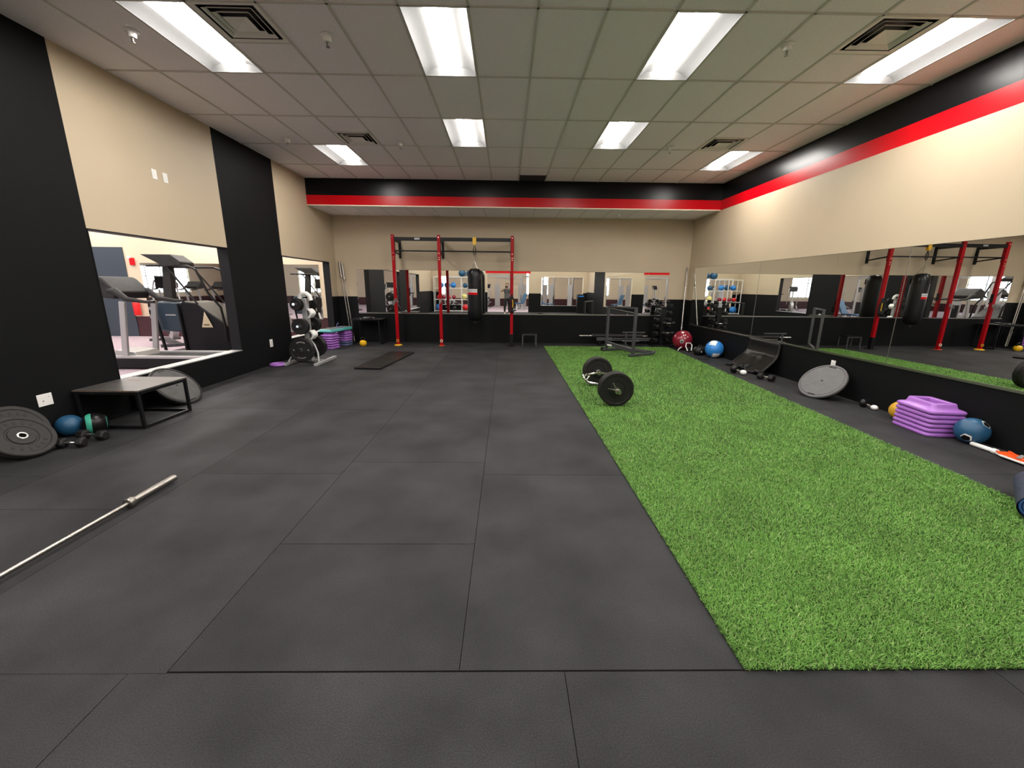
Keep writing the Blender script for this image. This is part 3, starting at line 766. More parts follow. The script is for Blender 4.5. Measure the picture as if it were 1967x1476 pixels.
tp('second medium black plate on the middle rear peg, farther out', -4.0, 8.28+0.29, 0.752, 0.15, 0.045)
tp('small black plate on the top front peg of the plate tree', -4.03, 8.28-0.31, 1.17, 0.105, 0.05)
tp('small black plate tucked behind the outer one on the top front peg', -4.03, 8.28-0.24, 1.167, 0.12, 0.035)
tp('wider black plate on the top rear peg of the plate tree', -4.03, 8.28+0.22, 1.165, 0.15, 0.04)
tp('outer black plate on the top rear peg of the plate tree', -4.03, 8.28+0.29, 1.168, 0.14, 0.035)

t = thing('foam_ring', 'small purple ring lying on the floor left of the plate tree', 'ring', (-4.44, 7.86, 0.028))
g = G(); g.lathe([(0.118+0.034*math.cos(a), 0.028*math.sin(a)) for a in [2*PI*i/16 for i in range(17)]], 40)
g.build('ring_body', 'purple', t)

# ------------------------------------------------------------------ step platforms and risers
def riser_mesh(hx, hy):
    g = G()
    rings = [rrect(hx, hy, 0.05, 0.004), rrect(hx+0.006, hy+0.006, 0.055, 0.015), rrect(hx+0.004, hy+0.004, 0.053, 0.030), rrect(hx-0.008, hy-0.008, 0.05, 0.040),
             rrect(hx-0.045, hy-0.045, 0.045, 0.052), rrect(hx-0.055, hy-0.055, 0.042, 0.075), rrect(hx-0.060, hy-0.060, 0.04, 0.100), rrect(hx-0.067, hy-0.067, 0.036, 0.107),
             rrect(hx-0.098, hy-0.098, 0.025, 0.105), rrect(hx-0.105, hy-0.105, 0.022, 0.096), rrect(hx-0.098, hy-0.098, 0.025, 0.05), rrect(hx-0.06, hy-0.06, 0.04, 0.036),
             rrect(hx-0.02, hy-0.02, 0.045, 0.022), rrect(hx-0.014, hy-0.014, 0.045, 0.004)]
    g.loft(rings+[rings[0]], False, False)
    return g
def riser_stack(loc, rz, n, hx, hy, labs, mats, group, pitch=0.050):
    src = None
    for i in range(n):
        if src is None:
            src = riser_mesh(hx, hy).build('step_riser', mats[i], ang=50)
            o = src
        else:
            o = src.copy(); C.objects.link(o)
            if mats[i] != mats[0]:
                o.data = src.data.copy(); o.data.materials.clear(); o.data.materials.append(M[mats[i]])
        o.location = (loc[0]+random.uniform(-.003, .003), loc[1]+random.uniform(-.003, .003), loc[2]+pitch*i); o.rotation_euler = (0, 0, rz+random.uniform(-.012, .012))
        tag(o, labs[i], 'step riser', group)
ordn = ['bottom', 'second from bottom', 'third from bottom', 'fourth from bottom', 'fifth from bottom', 'topmost']
riser_stack((4.785, 4.335, 0), math.radians(-6), 6, 0.185, 0.24, ['purple step riser, %s of the stack by the right wall' % o for o in ordn], ['purple']*6, 'purple risers by the right wall')
riser_stack((-4.41, 10.22, 0), math.radians(-14), 6, 0.165, 0.165, ['purple riser, %s of the stack under the near end of the teal step' % o for o in ordn], ['purple']*6, 'risers under the near end of the teal step', 0.060)
riser_stack((-4.28, 10.82, 0), math.radians(-14), 6, 0.165, 0.165, ['%s riser, %s under the far end of the teal step' % (c, o) for o, c in zip(ordn, ['slate blue', 'slate blue', 'purple', 'purple', 'purple', 'purple'])],
            ['slate', 'slate', 'purple', 'purple', 'purple', 'purple'], 'risers under the far end of the teal step', 0.060)
t = thing('step_platform', 'teal edged aerobic step platform with a grey top resting on two riser stacks', 'step platform', (-4.35, 10.52, 0.408), (0, 0, math.radians(78)))
g = G(); hx, hy = 0.47, 0.175
g.loft([rrect(hx, hy, 0.05, 0), rrect(hx+0.01, hy+0.01, 0.05, 0.01), rrect(hx, hy, 0.05, 0.055), rrect(hx-0.02, hy-0.02, 0.04, 0.07)]); g.build('platform_body', 'teal', t, ang=50)
g = G().loft([rrect(hx-0.03, hy-0.03, 0.035, 0.0705), rrect(hx-0.034, hy-0.034, 0.035, 0.075)]); g.build('grip_mat', 'grey', t, ang=30)
tag(G().tube([(-0.02, -0.07, 0.004), (0, -0.04, 0.09), (0.012, 0.0, 0.11), (0, 0.04, 0.09), (0, 0.05, 0.06)], 0.007, 8).tube([(-0.02, -0.07, 0.008), (0.05, -0.09, 0.008), (0.13, -0.05, 0.008), (0.16, 0.0, 0.008)], 0.008, 8)
    .build('resistance_band', 'slate', None, (-4.36, 10.66, 0.484)), 'small purple looped resistance band left on the teal step', 'resistance band')

# barbells leaning in the left back corner
barbell('left one of two silver barbells leaning in the left back corner', (-4.30, 11.36, 0.03), (-4.50, 11.44, 2.16), m='steel', group='barbells in the left back corner', rs=0.026, cl=0.034)
barbell('right one of two silver barbells leaning in the left back corner', (-4.22, 11.33, 0.03), (-4.43, 11.44, 2.10), m='steel', group='barbells in the left back corner', rs=0.026, cl=0.034)

# black table style box under the left end of the mirror, kettlebell
t = thing('plyometric_box', 'tall black open frame box against the back wall behind the yellow kettlebell', 'plyo box', (-3.72, 11.15, 0))
G().bb(-0.42, 0.42, -0.30, 0.30, 0.655, 0.675).build('top_board', 'vinyl', t, bevel=0.003)
for sx in (-1, 1):
    for sy_ in (-1, 1): G().bar((sx*0.37, sy_*0.27, 0.0), (sx*0.34, sy_*0.25, 0.655), 0.03, 0.03).build('leg', 'black', t, bevel=0.002)
g = G()
for sx in (-1, 1): g.bar((sx*0.37, -0.27, 0.02), (sx*0.37, 0.27, 0.02), 0.03, 0.03)
g.bar((-0.37, 0.27, 0.02), (0.37, 0.27, 0.02), 0.028, 0.028).bar((-0.34, -0.25, 0.64), (0.34, -0.25, 0.64), 0.03, 0.028).bar((-0.34, 0.25, 0.64), (0.34, 0.25, 0.64), 0.03, 0.028)
g.build('base_rail', 'black', t)
tag(G().lathe([(0, 0), (0.15, 0), (0.16, 0.01), (0.15, 0.03), (0.10, 0.038), (0.03, 0.03), (0, 0.03)], 40).build('balance_disc', 'vinyl', None, (-3.72, 11.14, 0.677)), 'flat black disc lying on top of the tall black box', 'disc')
t = thing('kettlebell', 'small yellow kettlebell with a black handle left of the red rig', 'kettlebell', (-3.745, 10.66, 0))
G().lathe([(0, 0), (0.05, 0), (0.082, 0.03), (0.092, 0.07), (0.082, 0.115), (0.05, 0.14), (0, 0.147)], 32).build('bell', 'yellow', t)
G().tube([(-0.045, 0, 0.12), (-0.062, 0, 0.17), (-0.045, 0, 0.205), (0, 0, 0.213), (0.045, 0, 0.205), (0.062, 0, 0.17), (0.045, 0, 0.12)], 0.014, 10).build('handle', 'black', t)

# ------------------------------------------------------------------ red rig, straps, punching bag
t = thing('training_rig', 'wall mounted training rig with three red posts and black pull-up bars', 'rig', (0, 10.8, 0))
PX = (-2.865, -1.712, 0.138); q = 0.0375; PH = 2.785
for i, x in enumerate(PX):
    z0 = 0.32 if i == 2 else 0.01
    o = G().bb(x-q, x+q, -q, q, z0, PH).build('upright', 'red', t, bevel=0.004)
    g = G()
    for z in [0.45+0.1*k_ for k_ in range(24)] : g.cyl((x-q-0.0006, 0, z), (x-q+0.002, 0, z), 0.011, n=10).cyl((x+q-0.002, 0, z), (x+q+0.0006, 0, z), 0.011, n=10)
    g.build('bolt_hole', 'black', o, smooth=False)
    g = G()
    for z in (2.73, 2.345, 2.245, 2.195): g.cyl((x, -q-0.004, z), (x, -q, z), 0.014, n=14)
    g.build('bolt', 'chrome', o)
    g = G().bb(x-0.045, x+0.045, q, q+0.006, 2.28, 2.74)
    g.bar((x, q, 2.685), (x, 0.68, 2.685), 0.055, 0.075).bar((x, q, 2.40), (x, 0.68, 2.335), 0.032, 0.032)
    g.bb(x-0.03, x+0.03, 0.655, 0.698, 2.26, 2.745)
    g.build('wall_bracket', 'black', t, bevel=0.002)
for a, b in ((PX[0], PX[1]), (PX[1], PX[2])):
    G().bar((a+q, 0, 2.685), (b-q, 0, 2.685), 0.06, 0.085).build('crossbeam', 'black', t, bevel=0.003)
    G().cyl((a+q, 0, 2.40), (b-q, 0, 2.40), 0.017).build('pull_up_bar', 'black', t)
G().box((-2.25, -0.0315, 2.69), (0.13, 0.002, 0.04)).build('beam_label', 'silver', t, smooth=False)
for i, (x, m) in enumerate(zip(PX, ('yellow', 'orange', 'black'))):
    if i == 0: g = G().lathe([(0, 0.0), (0.105, 0.0), (0.10, 0.018), (0.06, 0.032), (0.0, 0.038)], 28, TL(x, 0, 0))
    elif i == 1: g = G().bb(x-0.07, x+0.07, -0.06, 0.06, 0, 0.012)
    else: g = G().bb(x-0.045, x+0.045, -0.045, 0.045, 0.01, 0.32).bb(x-0.09, x+0.09, -0.09, 0.09, 0, 0.012)
    o = g.build('foot_plate', m, t)
    if i < 2: G().lathe([(0.030+0.009*math.cos(a), 0.009*math.sin(a)) for a in [2*PI*k_/10 for k_ in range(11)]], 20, TL(x, -q-0.010, 0.13) @ RX(PI/2)).build('anchor_ring', 'ball_y' if i == 0 else 'cream', t)
for x in PX[:2]:
    g = G().bb(x-0.03, x+0.03, -q-0.012, -q, 1.14, 1.22).bb(x-0.02, x+0.02, -q-0.10, -q-0.01, 1.10, 1.125).bb(x-0.02, x+0.02, -q-0.105, -q-0.09, 1.10, 1.17)
    g.build('j_hook', 'steel', t, bevel=0.002)
g = G().bb(PX[0]+q, PX[0]+q+0.02, -0.03, 0.03, 1.26, 1.48).cyl((PX[0]+q, 0, 1.33), (PX[0]+0.16, -0.05, 1.34), 0.014); g.build('spotter_hook', 'black', t)
t = thing('suspension_straps', 'black and yellow suspension straps bundled on the right red post', 'straps', (PX[2], 10.8-q, 0))
g = G()
for i in range(5):
    a = i*1.3; pts = [(0.02*math.cos(a), -0.02, 1.30), (0.07*math.cos(a+0.5), -0.04-0.02*math.sin(a), 1.18), (0.09*math.cos(a+1), -0.05, 1.02), (0.05*math.cos(a+1.6), -0.045, 0.88), (-0.02*math.cos(a), -0.035, 0.98), (0.03, -0.03, 1.2), (0.0, -0.02, 1.31)]
    g.tube(pts, 0.012, 8)
g.box((0, -0.012, 1.31), (0.05, 0.03, 0.08)); g.build('strap_bundle', 'cloth_b', t)
G().tube([(0.02, -0.055, 1.22), (0.03, -0.065, 1.12), (0.025, -0.06, 1.02)], 0.010, 8).build('yellow_strap', 'yellow', t)
for sx in (-1, 1): G().cyl((sx*0.05-0.05, -0.075, 0.92+0.02*sx), (sx*0.05+0.07, -0.085, 0.95), 0.015).build('strap_handle', 'rubber', t)

t = thing('punching_bag', 'black punching bag hanging from the rig beam by a yellow sling and chain', 'punching bag', (-0.815, 10.8, 0))
R = 0.19
G().lathe([(0, 0.665), (0.05, 0.66), (0.13, 0.68), (0.175, 0.73), (0.194, 0.82), (R+0.003, 1.0), (0.189, 1.4), (0.187, 1.80), (0.178, 1.88), (0.145, 1.95), (0.08, 1.985), (0, 1.99)], 48).build('bag_body', 'vinyl', t)
g = G(); n = 6
for i in range(4):
    a = PI/4+i*PI/2
    g.bar((0.192*math.cos(a), 0.192*math.sin(a), 1.72), (0.184*math.cos(a), 0.184*math.sin(a), 1.86), 0.05, 0.005); g.bar((0.184*math.cos(a), 0.184*math.sin(a), 1.86), (0.125*math.cos(a), 0.125*math.sin(a), 1.975), 0.05, 0.005)
g.build('hanging_strap', 'black', t)
g = G()
for i in range(4):
    a = PI/4+i*PI/2; P0 = Vector((0.12*math.cos(a), 0.12*math.sin(a), 1.97)); P1 = Vector((0, 0, 2.16))
    for j in range(7):
        c0 = P0.lerp(P1, j/7); c1 = P0.lerp(P1, (j+1)/7); g.cyl(c0, c1, 0.004 if j % 2 else 0.006, n=6)
g.cyl((0, 0, 2.15), (0, 0, 2.33), 0.006); g.build('chain', 'steel', t)
G().tube([(0, 0, 2.31), (0.025, 0, 2.36), (0.03, 0, 2.45), (0, 0, 2.56), (-0.03, 0, 2.45), (-0.025, 0, 2.36)], 0.011, 8, True).build('swivel_hook', 'black', t)
G().bb(-0.045, 0.045, -0.036, -0.031, 2.60, 2.735).bb(-0.045, 0.045, 0.031, 0.036, 2.60, 2.735).bb(-0.045, 0.045, -0.036, 0.036, 2.735, 2.74).bb(-0.03, 0.03, -0.036, 0.036, 2.555, 2.60).build('sling', 'yellow', t)
G().tube([(0.03*math.cos(a), 0, 0.64+0.03*math.sin(a)) for a in [2*PI*i/14 for i in range(14)]], 0.005, 6, True).build('bottom_ring', 'steel', t)
g = G(); n = 14
a0, a1 = math.radians(195), math.radians(292)
def arcq(z0, z1, rr):
    vs = [((rr)*math.cos(a0+(a1-a0)*i/n), rr*math.sin(a0+(a1-a0)*i/n), z) for i in range(n+1) for z in (z0, z1)]
    return vs, [(2*i, 2*i+2, 2*i+3, 2*i+1) for i in range(n)]
g.mi(0).add(*arcq(1.395, 1.475, 0.1905)); g.mi(1).add(*arcq(1.335, 1.395, 0.1905)); g.mi(2).add(*arcq(1.415, 1.43, 0.1912)); g.add(*arcq(1.445, 1.455, 0.1912))
g.build('bag_label', ['white', 'redp', 'navy'], t)

t = thing('exercise_mat', 'black folding exercise mat lying on the floor in front of the red rig', 'mat', (0, 0, 0))
g = G(); mp = [(-2.86, 7.56), (-2.36, 7.54), (-2.16, 9.48), (-2.72, 9.56)]
g.prism(mp, 0.001, 0.035); g.build('mat_body', 'vinyl', t, bevel=0.006)
g = G()
for u in (0.33, 0.66):
    a = Vector((*mp[0], 0)).lerp(Vector((*mp[3], 0)), u); b = Vector((*mp[1], 0)).lerp(Vector((*mp[2], 0)), u); g.bar((a.x, a.y, 0.0355), (b.x, b.y, 0.0355), 0.006, 0.001)
g.build('fold_seam', 'gun', t, smooth=False)
t = thing('step_stool', 'small black open frame step stool against the back wall between the rig and the turf', 'stool', (0.62, 10.95, 0))
G().bb(-0.19, 0.19, -0.16, 0.16, 0.32, 0.335).build('stool_top', 'vinyl', t, bevel=0.002)
for sx in (-1, 1):
    for sy_ in (-1, 1): G().bar((sx*0.18, sy_*0.15, 0), (sx*0.175, sy_*0.145, 0.32), 0.025, 0.025).build('leg', 'gun', t)
g = G()
for sx in (-1, 1): g.bar((sx*0.18, -0.15, 0.015), (sx*0.18, 0.15, 0.015), 0.022, 0.022)
for sy_ in (-1, 1): g.bar((-0.175, sy_*0.145, 0.31), (0.175, sy_*0.145, 0.31), 0.024, 0.022)
g.build('rail', 'gun', t)

# ------------------------------------------------------------------ hex bar with bumpers on the turf
TZ = 0.020
t = thing('hex_trap_bar', 'hexagonal trap bar loaded with black bumper plates standing on the turf', 'trap bar', (1.455, 5.78, TZ+0.225), (0, 0, math.radians(-0.5)))
g = G(); a, b = 0.30, 0.36
hexp = [(0, -0.47, 0), (a, -b*0.62, 0), (a, b*0.62, 0), (0, 0.47, 0), (-a, b*0.62, 0), (-a, -b*0.62, 0)]
pts = []
for i in range(6):
    p0, p1 = Vector(hexp[i]), Vector(hexp[(i+1) % 6])
    for u in (0.06, 0.5, 0.94): pts.append(p0.lerp(p1, u))
g.tube(pts, 0.016, 10, True); g.build('hex_frame', 'chrome', t)
for sy_ in (-1, 1):
    pr = [(0, 0), (0.024, 0), (0.024, 0.34), (0.035, 0.34), (0.035, 0.37), (0.015, 0.37)]
    G().lathe([(r, -z if sy_ < 0 else z) for r, z in [(x_, 0.80-z_) for x_, z_ in pr]], 24, RX(-PI/2)).build('sleeve', 'steel', t)
for sx in (-1, 1):
    G().tube([(sx*0.30, -0.10, 0), (sx*0.26, -0.09, 0.055), (sx*0.26, 0.09, 0.055), (sx*0.30, 0.10, 0)], 0.013, 10).build('raised_handle', 'chrome', t)
for sy_ in (-1, 1):
    g = G(); g.cyl((0, sy_*0.665, 0), (0, sy_*0.715, 0), 0.036, n=20)
    g.tube([(-0.02, sy_*0.69, 0.03), (-0.07, sy_*0.70, 0.11)], 0.006, 8).tube([(-0.035, sy_*0.69, 0.01), (-0.13, sy_*0.70, 0.035)], 0.006, 8)
    g.build('spring_collar', 'chrome', t)
for sy_, lab in ((-1, 'near'), (1, 'far')):
    for d_, nm in ((0.555, 'outer'), (0.485, 'inner')):
        bumper('thick black bumper plate, %s one on the %s end of the trap bar' % (nm, lab), (1.455+0.005*sy_, 5.78+sy_*(d_+0.055), TZ+0.227), (PI/2, 0, 0), R=0.228, th=0.068, m='rubber', blocks=False, group='bumper plates on the trap bar')

# ------------------------------------------------------------------ push sled
t = thing('push_sled', 'grey steel push sled with two tall posts on the far end of the turf', 'sled', (2.68, 9.55, TZ), (0, 0, math.radians(-63.5)))
hw = 0.46       # local x: from rear post to front post; local y: forwards
for sx in (-1, 1):
    G().bar((sx*hw, 0, 0.03), (sx*hw+(-0.0), 0, 1.10), 0.055, 0.055).build('push_post', 'gun', t, bevel=0.004)
    o = G().bar((sx*hw, -0.10, 0.035), (sx*hw, 0.60, 0.035), 0.07, 0.05).bar((sx*hw, 0.60, 0.035), (sx*hw, 0.68, 0.08), 0.07, 0.04).build('skid', 'gun', t, bevel=0.004)
g = G().bar((-hw, 0, 1.085), (hw, 0, 1.085), 0.035, 0.035); g.build('top_bar', 'gun', t, bevel=0.003)
g = G().bar((-hw, 0.0, 0.20), (hw, 0.0, 0.13), 0.05, 0.09).bar((-hw, 0.42, 0.07), (hw, 0.42, 0.07), 0.08, 0.04).bar((-hw, 0.58, 0.07), (hw, 0.58, 0.07), 0.06, 0.04)
g.build('base_frame', 'gun', t, bevel=0.003)
G().bar((-0.42, 0.58, 0.05), (-0.42, 0.58, 0.45), 0.035, 0.035).build('handle_post', 'gun', t)
g = G().bar((-0.46, 0.50, 0.44), (-0.21, 1.0, 0.44), 0.028, 0.028).bar((-0.46, 0.50, 0.22), (-0.27, 0.88, 0.22), 0.028, 0.028); g.build('cross_handle', 'gun', t)
g = G().cyl((-hw-0.06, -0.08, 0.05), (-hw-0.03, -0.08, 0.05), 0.05, n=24); g.build('wheel', 'rubber', t)
g = G().box((-hw+0.14, -0.028, 0.165), (0.16, 0.004, 0.04)); g.build('frame_sticker', 'white', t, smooth=False)

# low rack with barbells by the back wall
t = thing('barbell_rack', 'low black rack holding barbells along the foot of the back wall', 'rack', (3.0, 11.14, 0))
for sx in (-1, 1):
    g = G().bb(sx*0.45-0.03, sx*0.45+0.03, -0.20, 0.20, 0, 0.03)
    for y, z in ((-0.13, 0.135), (0.0, 0.16), (0.13, 0.178)): g.bb(sx*0.45-0.02, sx*0.45+0.02, y-0.035, y+0.035, 0.03, z)
    g.build('rack_end', 'black', t, bevel=0.002)
barbell('padded black barbell with bright sleeves on the low rack, nearest the wall', (2.03, 11.27, 0.24), (3.93, 11.27, 0.24), m='chrome', group='barbells on the low rack', cl=0.034)
o = C.objects[-1]
bars_pad = [x for x in C.objects if x.get('label', '').startswith('padded black')][0]
G().cyl((0, 0, 0.34), (0, 0, 1.76), 0.062, n=24).build('foam_pad', 'rubber', bars_pad)
barbell('plain barbell on the low rack, middle row', (2.48, 11.14, 0.185), (3.98, 11.14, 0.185), m='gun', group='barbells on the low rack', rs=0.024, cl=0.03)
barbell('barbell on the low rack, front row nearest the sled', (2.46, 11.01, 0.155), (3.90, 11.01, 0.155), m='gun', group='barbells on the low rack', rs=0.02, cl=0.026)

# dumbbell tower with its dumbbells
t = thing('dumbbell_tower', 'tall narrow black dumbbell tower in the right back corner', 'dumbbell rack', (4.24, 11.08, 0))
G().bb(-0.28, 0.28, -0.24, 0.24, 0, 0.05).build('base', 'black', t, bevel=0.005)
G().bar((0, 0, 0.05), (0, 0, 1.06), 0.12, 0.10).build('column', 'black', t, bevel=0.004)
for i in range(6):
    z = 0.12+i*0.185
    for sx in (-1, 1): G().bb(min(sx*0.05, sx*0.25), max(sx*0.05, sx*0.25), -0.085, -0.055, z-0.012, z+0.004).bb(min(sx*0.05, sx*0.25), max(sx*0.05, sx*0.25), 0.055, 0.085, z-0.012, z+0.004).build('shelf_arm', 'black', t)
ordt = ['lowest', 'second lowest', 'third lowest', 'third highest', 'second highest', 'highest']
src = dumbbell('x', (0, 0, 0), PI/2, 0.24, 0.052, group='dumbbells on the tower')
for i in range(6):
    z = 0.126+i*0.185
    for sx, sd in ((-1, 'left'), (1, 'right')):
        lab = 'black dumbbell on the %s side of the tower, %s tier' % (sd, ordt[i])
        if i == 0 and sx < 0: src.location = (4.24-0.16, 11.08, z); src['label'] = lab
        else: dup(src, (4.24+sx*0.16, 11.08, z), (0, 0, PI/2), label=lab)
dumbbell('black dumbbell lying across the very top of the tower', (4.24, 11.08, 1.147), 0, 0.30, 0.05)
for i, z in enumerate((0.34, 0.60)):
    dumbbell('black dumbbell held crosswise on the front of the tower, %s of two' % ('lower', 'upper')[i], (4.30, 10.80, z), 0, 0.32, 0.05, group='dumbbells on the tower front')
g = G()
for z in (0.34, 0.60): g.bb(-0.06+0.06, 0.06+0.06, -0.33, -0.04, z-0.014, z-0.001).bb(0.0, 0.12, -0.345, -0.33, z-0.014, z+0.01)
g.build('front_cradle', 'black', t)

barbell('thin steel bar leaning in the right back corner', (4.74, 10.98, 0.03), (4.90, 11.40, 2.10), m='steel', rs=0.018, cl=0.028, sleeve=0.50)

# ------------------------------------------------------------------ row of gear along the right wall
t = thing('exercise_ball', 'large dark red ball with a white emblem in the right back corner', 'ball', (4.56, 10.45, 0.248))
G().sph((0, 0, 0), 0.248, 48, 28).build('ball_shell', 'ballred', t)
g = G(); cap_patch(g, 0.2490, (-0.42, -0.9, -0.05), 0.20); o = g.build('emblem', 'silver', t)
g = G(); cap_patch(g, 0.2498, (-0.42, -0.9, -0.05), 0.12, poly=5); g.build('emblem_mark', 'navy', t)
g = G(); cap_patch(g, 0.2490, (-0.25, -0.5, 0.84), 0.13); g.build('air_valve', 'white', t)
t = thing('cable_stirrup', 'silver stirrup cable handle lying in front of the red ball', 'cable attachment', (4.60, 10.02, 0.02), (0, 0, math.radians(20)))
G().tube([(-0.075, 0, 0.0), (-0.10, 0.06, 0.12), (-0.05, 0.10, 0.19), (0.07, 0.10, 0.19), (0.10, 0.06, 0.14), (0.03, 0.0, 0.01)], 0.012, 10).build('stirrup', 'white', t)
G().cyl((-0.09, 0, 0.0), (0.06, 0, 0.0), 0.017).build('grip', 'rubber', t)
t = thing('cable_stirrup', 'small white cable handle leaning at the left foot of the red ball', 'cable attachment', (4.40, 10.17, 0.012))
G().tube([(-0.05, 0, 0.0), (-0.01, 0.02, 0.05), (0.05, 0.02, 0.09)], 0.011, 8).build('stirrup', 'white', t)
t = thing('sandbag', 'black stuffed training bag with pale tabs between the red and the blue balls', 'bag', (4.66, 9.62, 0), (0, 0, math.radians(30)))
g = G()
rings = []
for i in range(13):
    u = i/12; x = -0.19+0.38*u; rr = 0.095*(max(0.0, 1-(2*u-1)**4)**0.5)+0.012
    rings.append([(x, rr*1.15*math.cos(2*PI*k_/20), 0.10+rr*math.sin(2*PI*k_/20)+0.006*math.sin(x*60+k_)) for k_ in range(20)])
g.loft(rings); g.build('bag_body', 'rubber', t, ang=60)
for x in (-0.12, 0.08): G().sph((x, -0.115, 0.09), 0.014, 10, 6).build('tab', 'white', t)
G().tube([(-0.10, 0, 0.19), (-0.06, 0, 0.235), (0.02, 0, 0.24), (0.06, 0, 0.20)], 0.009, 8).build('carry_handle', 'rubber', t)
t = thing('exercise_ball', 'blue and white ball on the floor against the right wall', 'ball', (4.785, 9.22, 0.197), (0, 0, 0))
G().sph((0, 0, 0), 0.197, 44, 24).build('ball_shell', 'bblue', t)
for d_ in ((-0.42, -0.40, 0.84), (-0.1, -0.72, -0.72)):
    g = G(); cap_patch(g, 0.1985, d_, 0.54, poly=4); g.build('white_panel', 'white', t)
tag(G().tube([(4.33, 9.02, 0.006), (4.42, 8.98, 0.006), (4.50, 8.95, 0.008), (4.58, 8.97, 0.006)], 0.007, 8).build('loose_strap', 'rubber', None), 'short black strap lying on the floor beside the far turf edge', 'strap')

# folded black vinyl mat slumped against the wall
t = thing('vinyl_mat', 'crumpled black vinyl mat slumped from the right wall onto the floor', 'mat', (0, 0, 0))
prof = [(4.965, 0.575), (4.955, 0.46), (4.935, 0.34), (4.87, 0.25), (4.77, 0.16), (4.67, 0.075), (4.62, 0.03)]
def matf(u, v):
    k_ = u*(len(prof)-1); i = min(int(k_), len(prof)-2); f = k_-i
    x = prof[i][0]*(1-f)+prof[i+1][0]*f; z = prof[i][1]*(1-f)+prof[i+1][1]*f
    y = 8.20-v*0.93-0.18*u*(0.5-v)*-1.0
    wr = max(0, u-0.25)*0.055
    d = wr*(math.sin(9*v+5*u)+0.6*math.sin(17*v-9*u+1)+0.5*math.sin(4*u*v*9))
    x -= abs(d)*0.6; z += d*0.55+0.02*(u > 0.99)
    return (min(x, 4.975), y, max(z, 0.012))
o = G().grid(matf, 30, 34).build('mat_sheet', 'vinyl', t, ang=70)
m_ = o.modifiers.new('solid', 'SOLIDIFY'); m_.thickness = 0.010; m_.offset = 1
g = G(); pts = [Vector(matf(i/14, 1.0))+Vector((-0.012, -0.012, 0.012)) for i in range(15)]; g.tube(pts, 0.020, 10); g.build('edge_piping', 'rubber', t)
g = G(); pts = [Vector(matf(0, i/14))+Vector((-0.012, 0, 0.004)) for i in range(15)]; g.tube(pts, 0.010, 8); g.build('top_hem', 'gun', t)
g = G(); pts = [Vector(matf(1, i/14))+Vector((-0.004, 0, 0.010)) for i in range(15)]; g.tube(pts, 0.008, 8); g.build('bottom_hem', 'gun', t)

def round_bell(label, loc, rz, group):
    t = thing('dumbbell', label, 'dumbbell', loc, (0, 0, rz), group)
    G().sph((-0.07, 0, 0.078), 0.078, 28, 16, (0.8, 1, 1)).build('weight_head', 'vinyl', t)
    G().tube([(-0.03, 0, 0.07), (0.04, 0, 0.06), (0.11, 0, 0.05)], 0.016, 10).build('handle', 'chrome', t)
    G().sph((0.13, 0, 0.048), 0.048, 24, 14, (1.25, 1, 0.95)).build('white_head', 'white', t)
    return t
round_bell('black and white dumbbell below the left corner of the crumpled vinyl mat', (4.335, 7.42, 0), math.radians(-68), 'black and white dumbbells')
dumbbell('black hex dumbbell on the floor right of the crumpled vinyl mat', (4.53, 6.86, 0), math.radians(-70), 0.29, 0.066)
o = round_bell('smaller black and white dumbbell between the grey balance trainer and the purple risers', (4.87, 5.20, 0), math.radians(-80), 'black and white dumbbells'); o.scale = (0.72, 0.72, 0.72)
ball('medicine_ball', 'mustard yellow ball half hidden behind the purple riser stack', (4.85, 4.72, 0.112), 0.112, 'ball_y')
t = thing('medicine_ball', 'blue medicine ball with dark patches in front of the purple riser stack', 'ball', (4.845, 3.935, 0.135), (0, 0, 0))
G().sph((0, 0, 0), 0.135, 48, 26).build('ball_shell', 'blue', t)
for d_ in ((0.25, -0.62, 0.74), (-0.80, -0.42, -0.40)):
    g = G(); cap_patch(g, 0.1356, d_, 0.36, poly=5); g.build('white_outline', 'white', t)
    g = G(); cap_patch(g, 0.1362, Vector(d_)+Vector((-0.04, 0.02, -0.06)), 0.29, poly=5); g.build('dark_patch', 'vinyl', t)
t = thing('folding_push_bar', 'white tubular bar with an orange folding frame lying by the right wall', 'exercise bar', (4.79, 3.86, 0), (0, 0, math.radians(-91)))
G().cyl((0.0, 0, 0.026), (0.20, 0, 0.026), 0.021, n=20).build('grip_tube', 'white', t)
g = G().cyl((0.19, 0, 0.026), (0.225, 0, 0.026), 0.026, n=20)
for sy_ in (-1, 1): g.tube([(0.21, 0, 0.026), (0.26, sy_*0.035, 0.026), (0.31, sy_*0.062, 0.026), (0.95, sy_*0.075, 0.026)], 0.011, 10)
g.build('side_rail', 'white', t)
g = G().prism([(0.235, -0.03), (0.29, -0.065), (0.47, -0.07), (0.52, -0.03), (0.47, 0.05), (0.33, 0.065), (0.26, 0.045)], 0.034, 0.045)
g.bar((0.27, 0.06, 0.05), (0.52, -0.07, 0.05), 0.022, 0.012).bar((0.40, 0.07, 0.045), (0.56, 0.055, 0.045), 0.025, 0.02)
g.build('orange_bracket', 'orange', t, bevel=0.003)
G().bar((0.44, -0.06, 0.056), (0.38, 0.06, 0.056), 0.03, 0.006).build('grey_latch', 'silver', t)

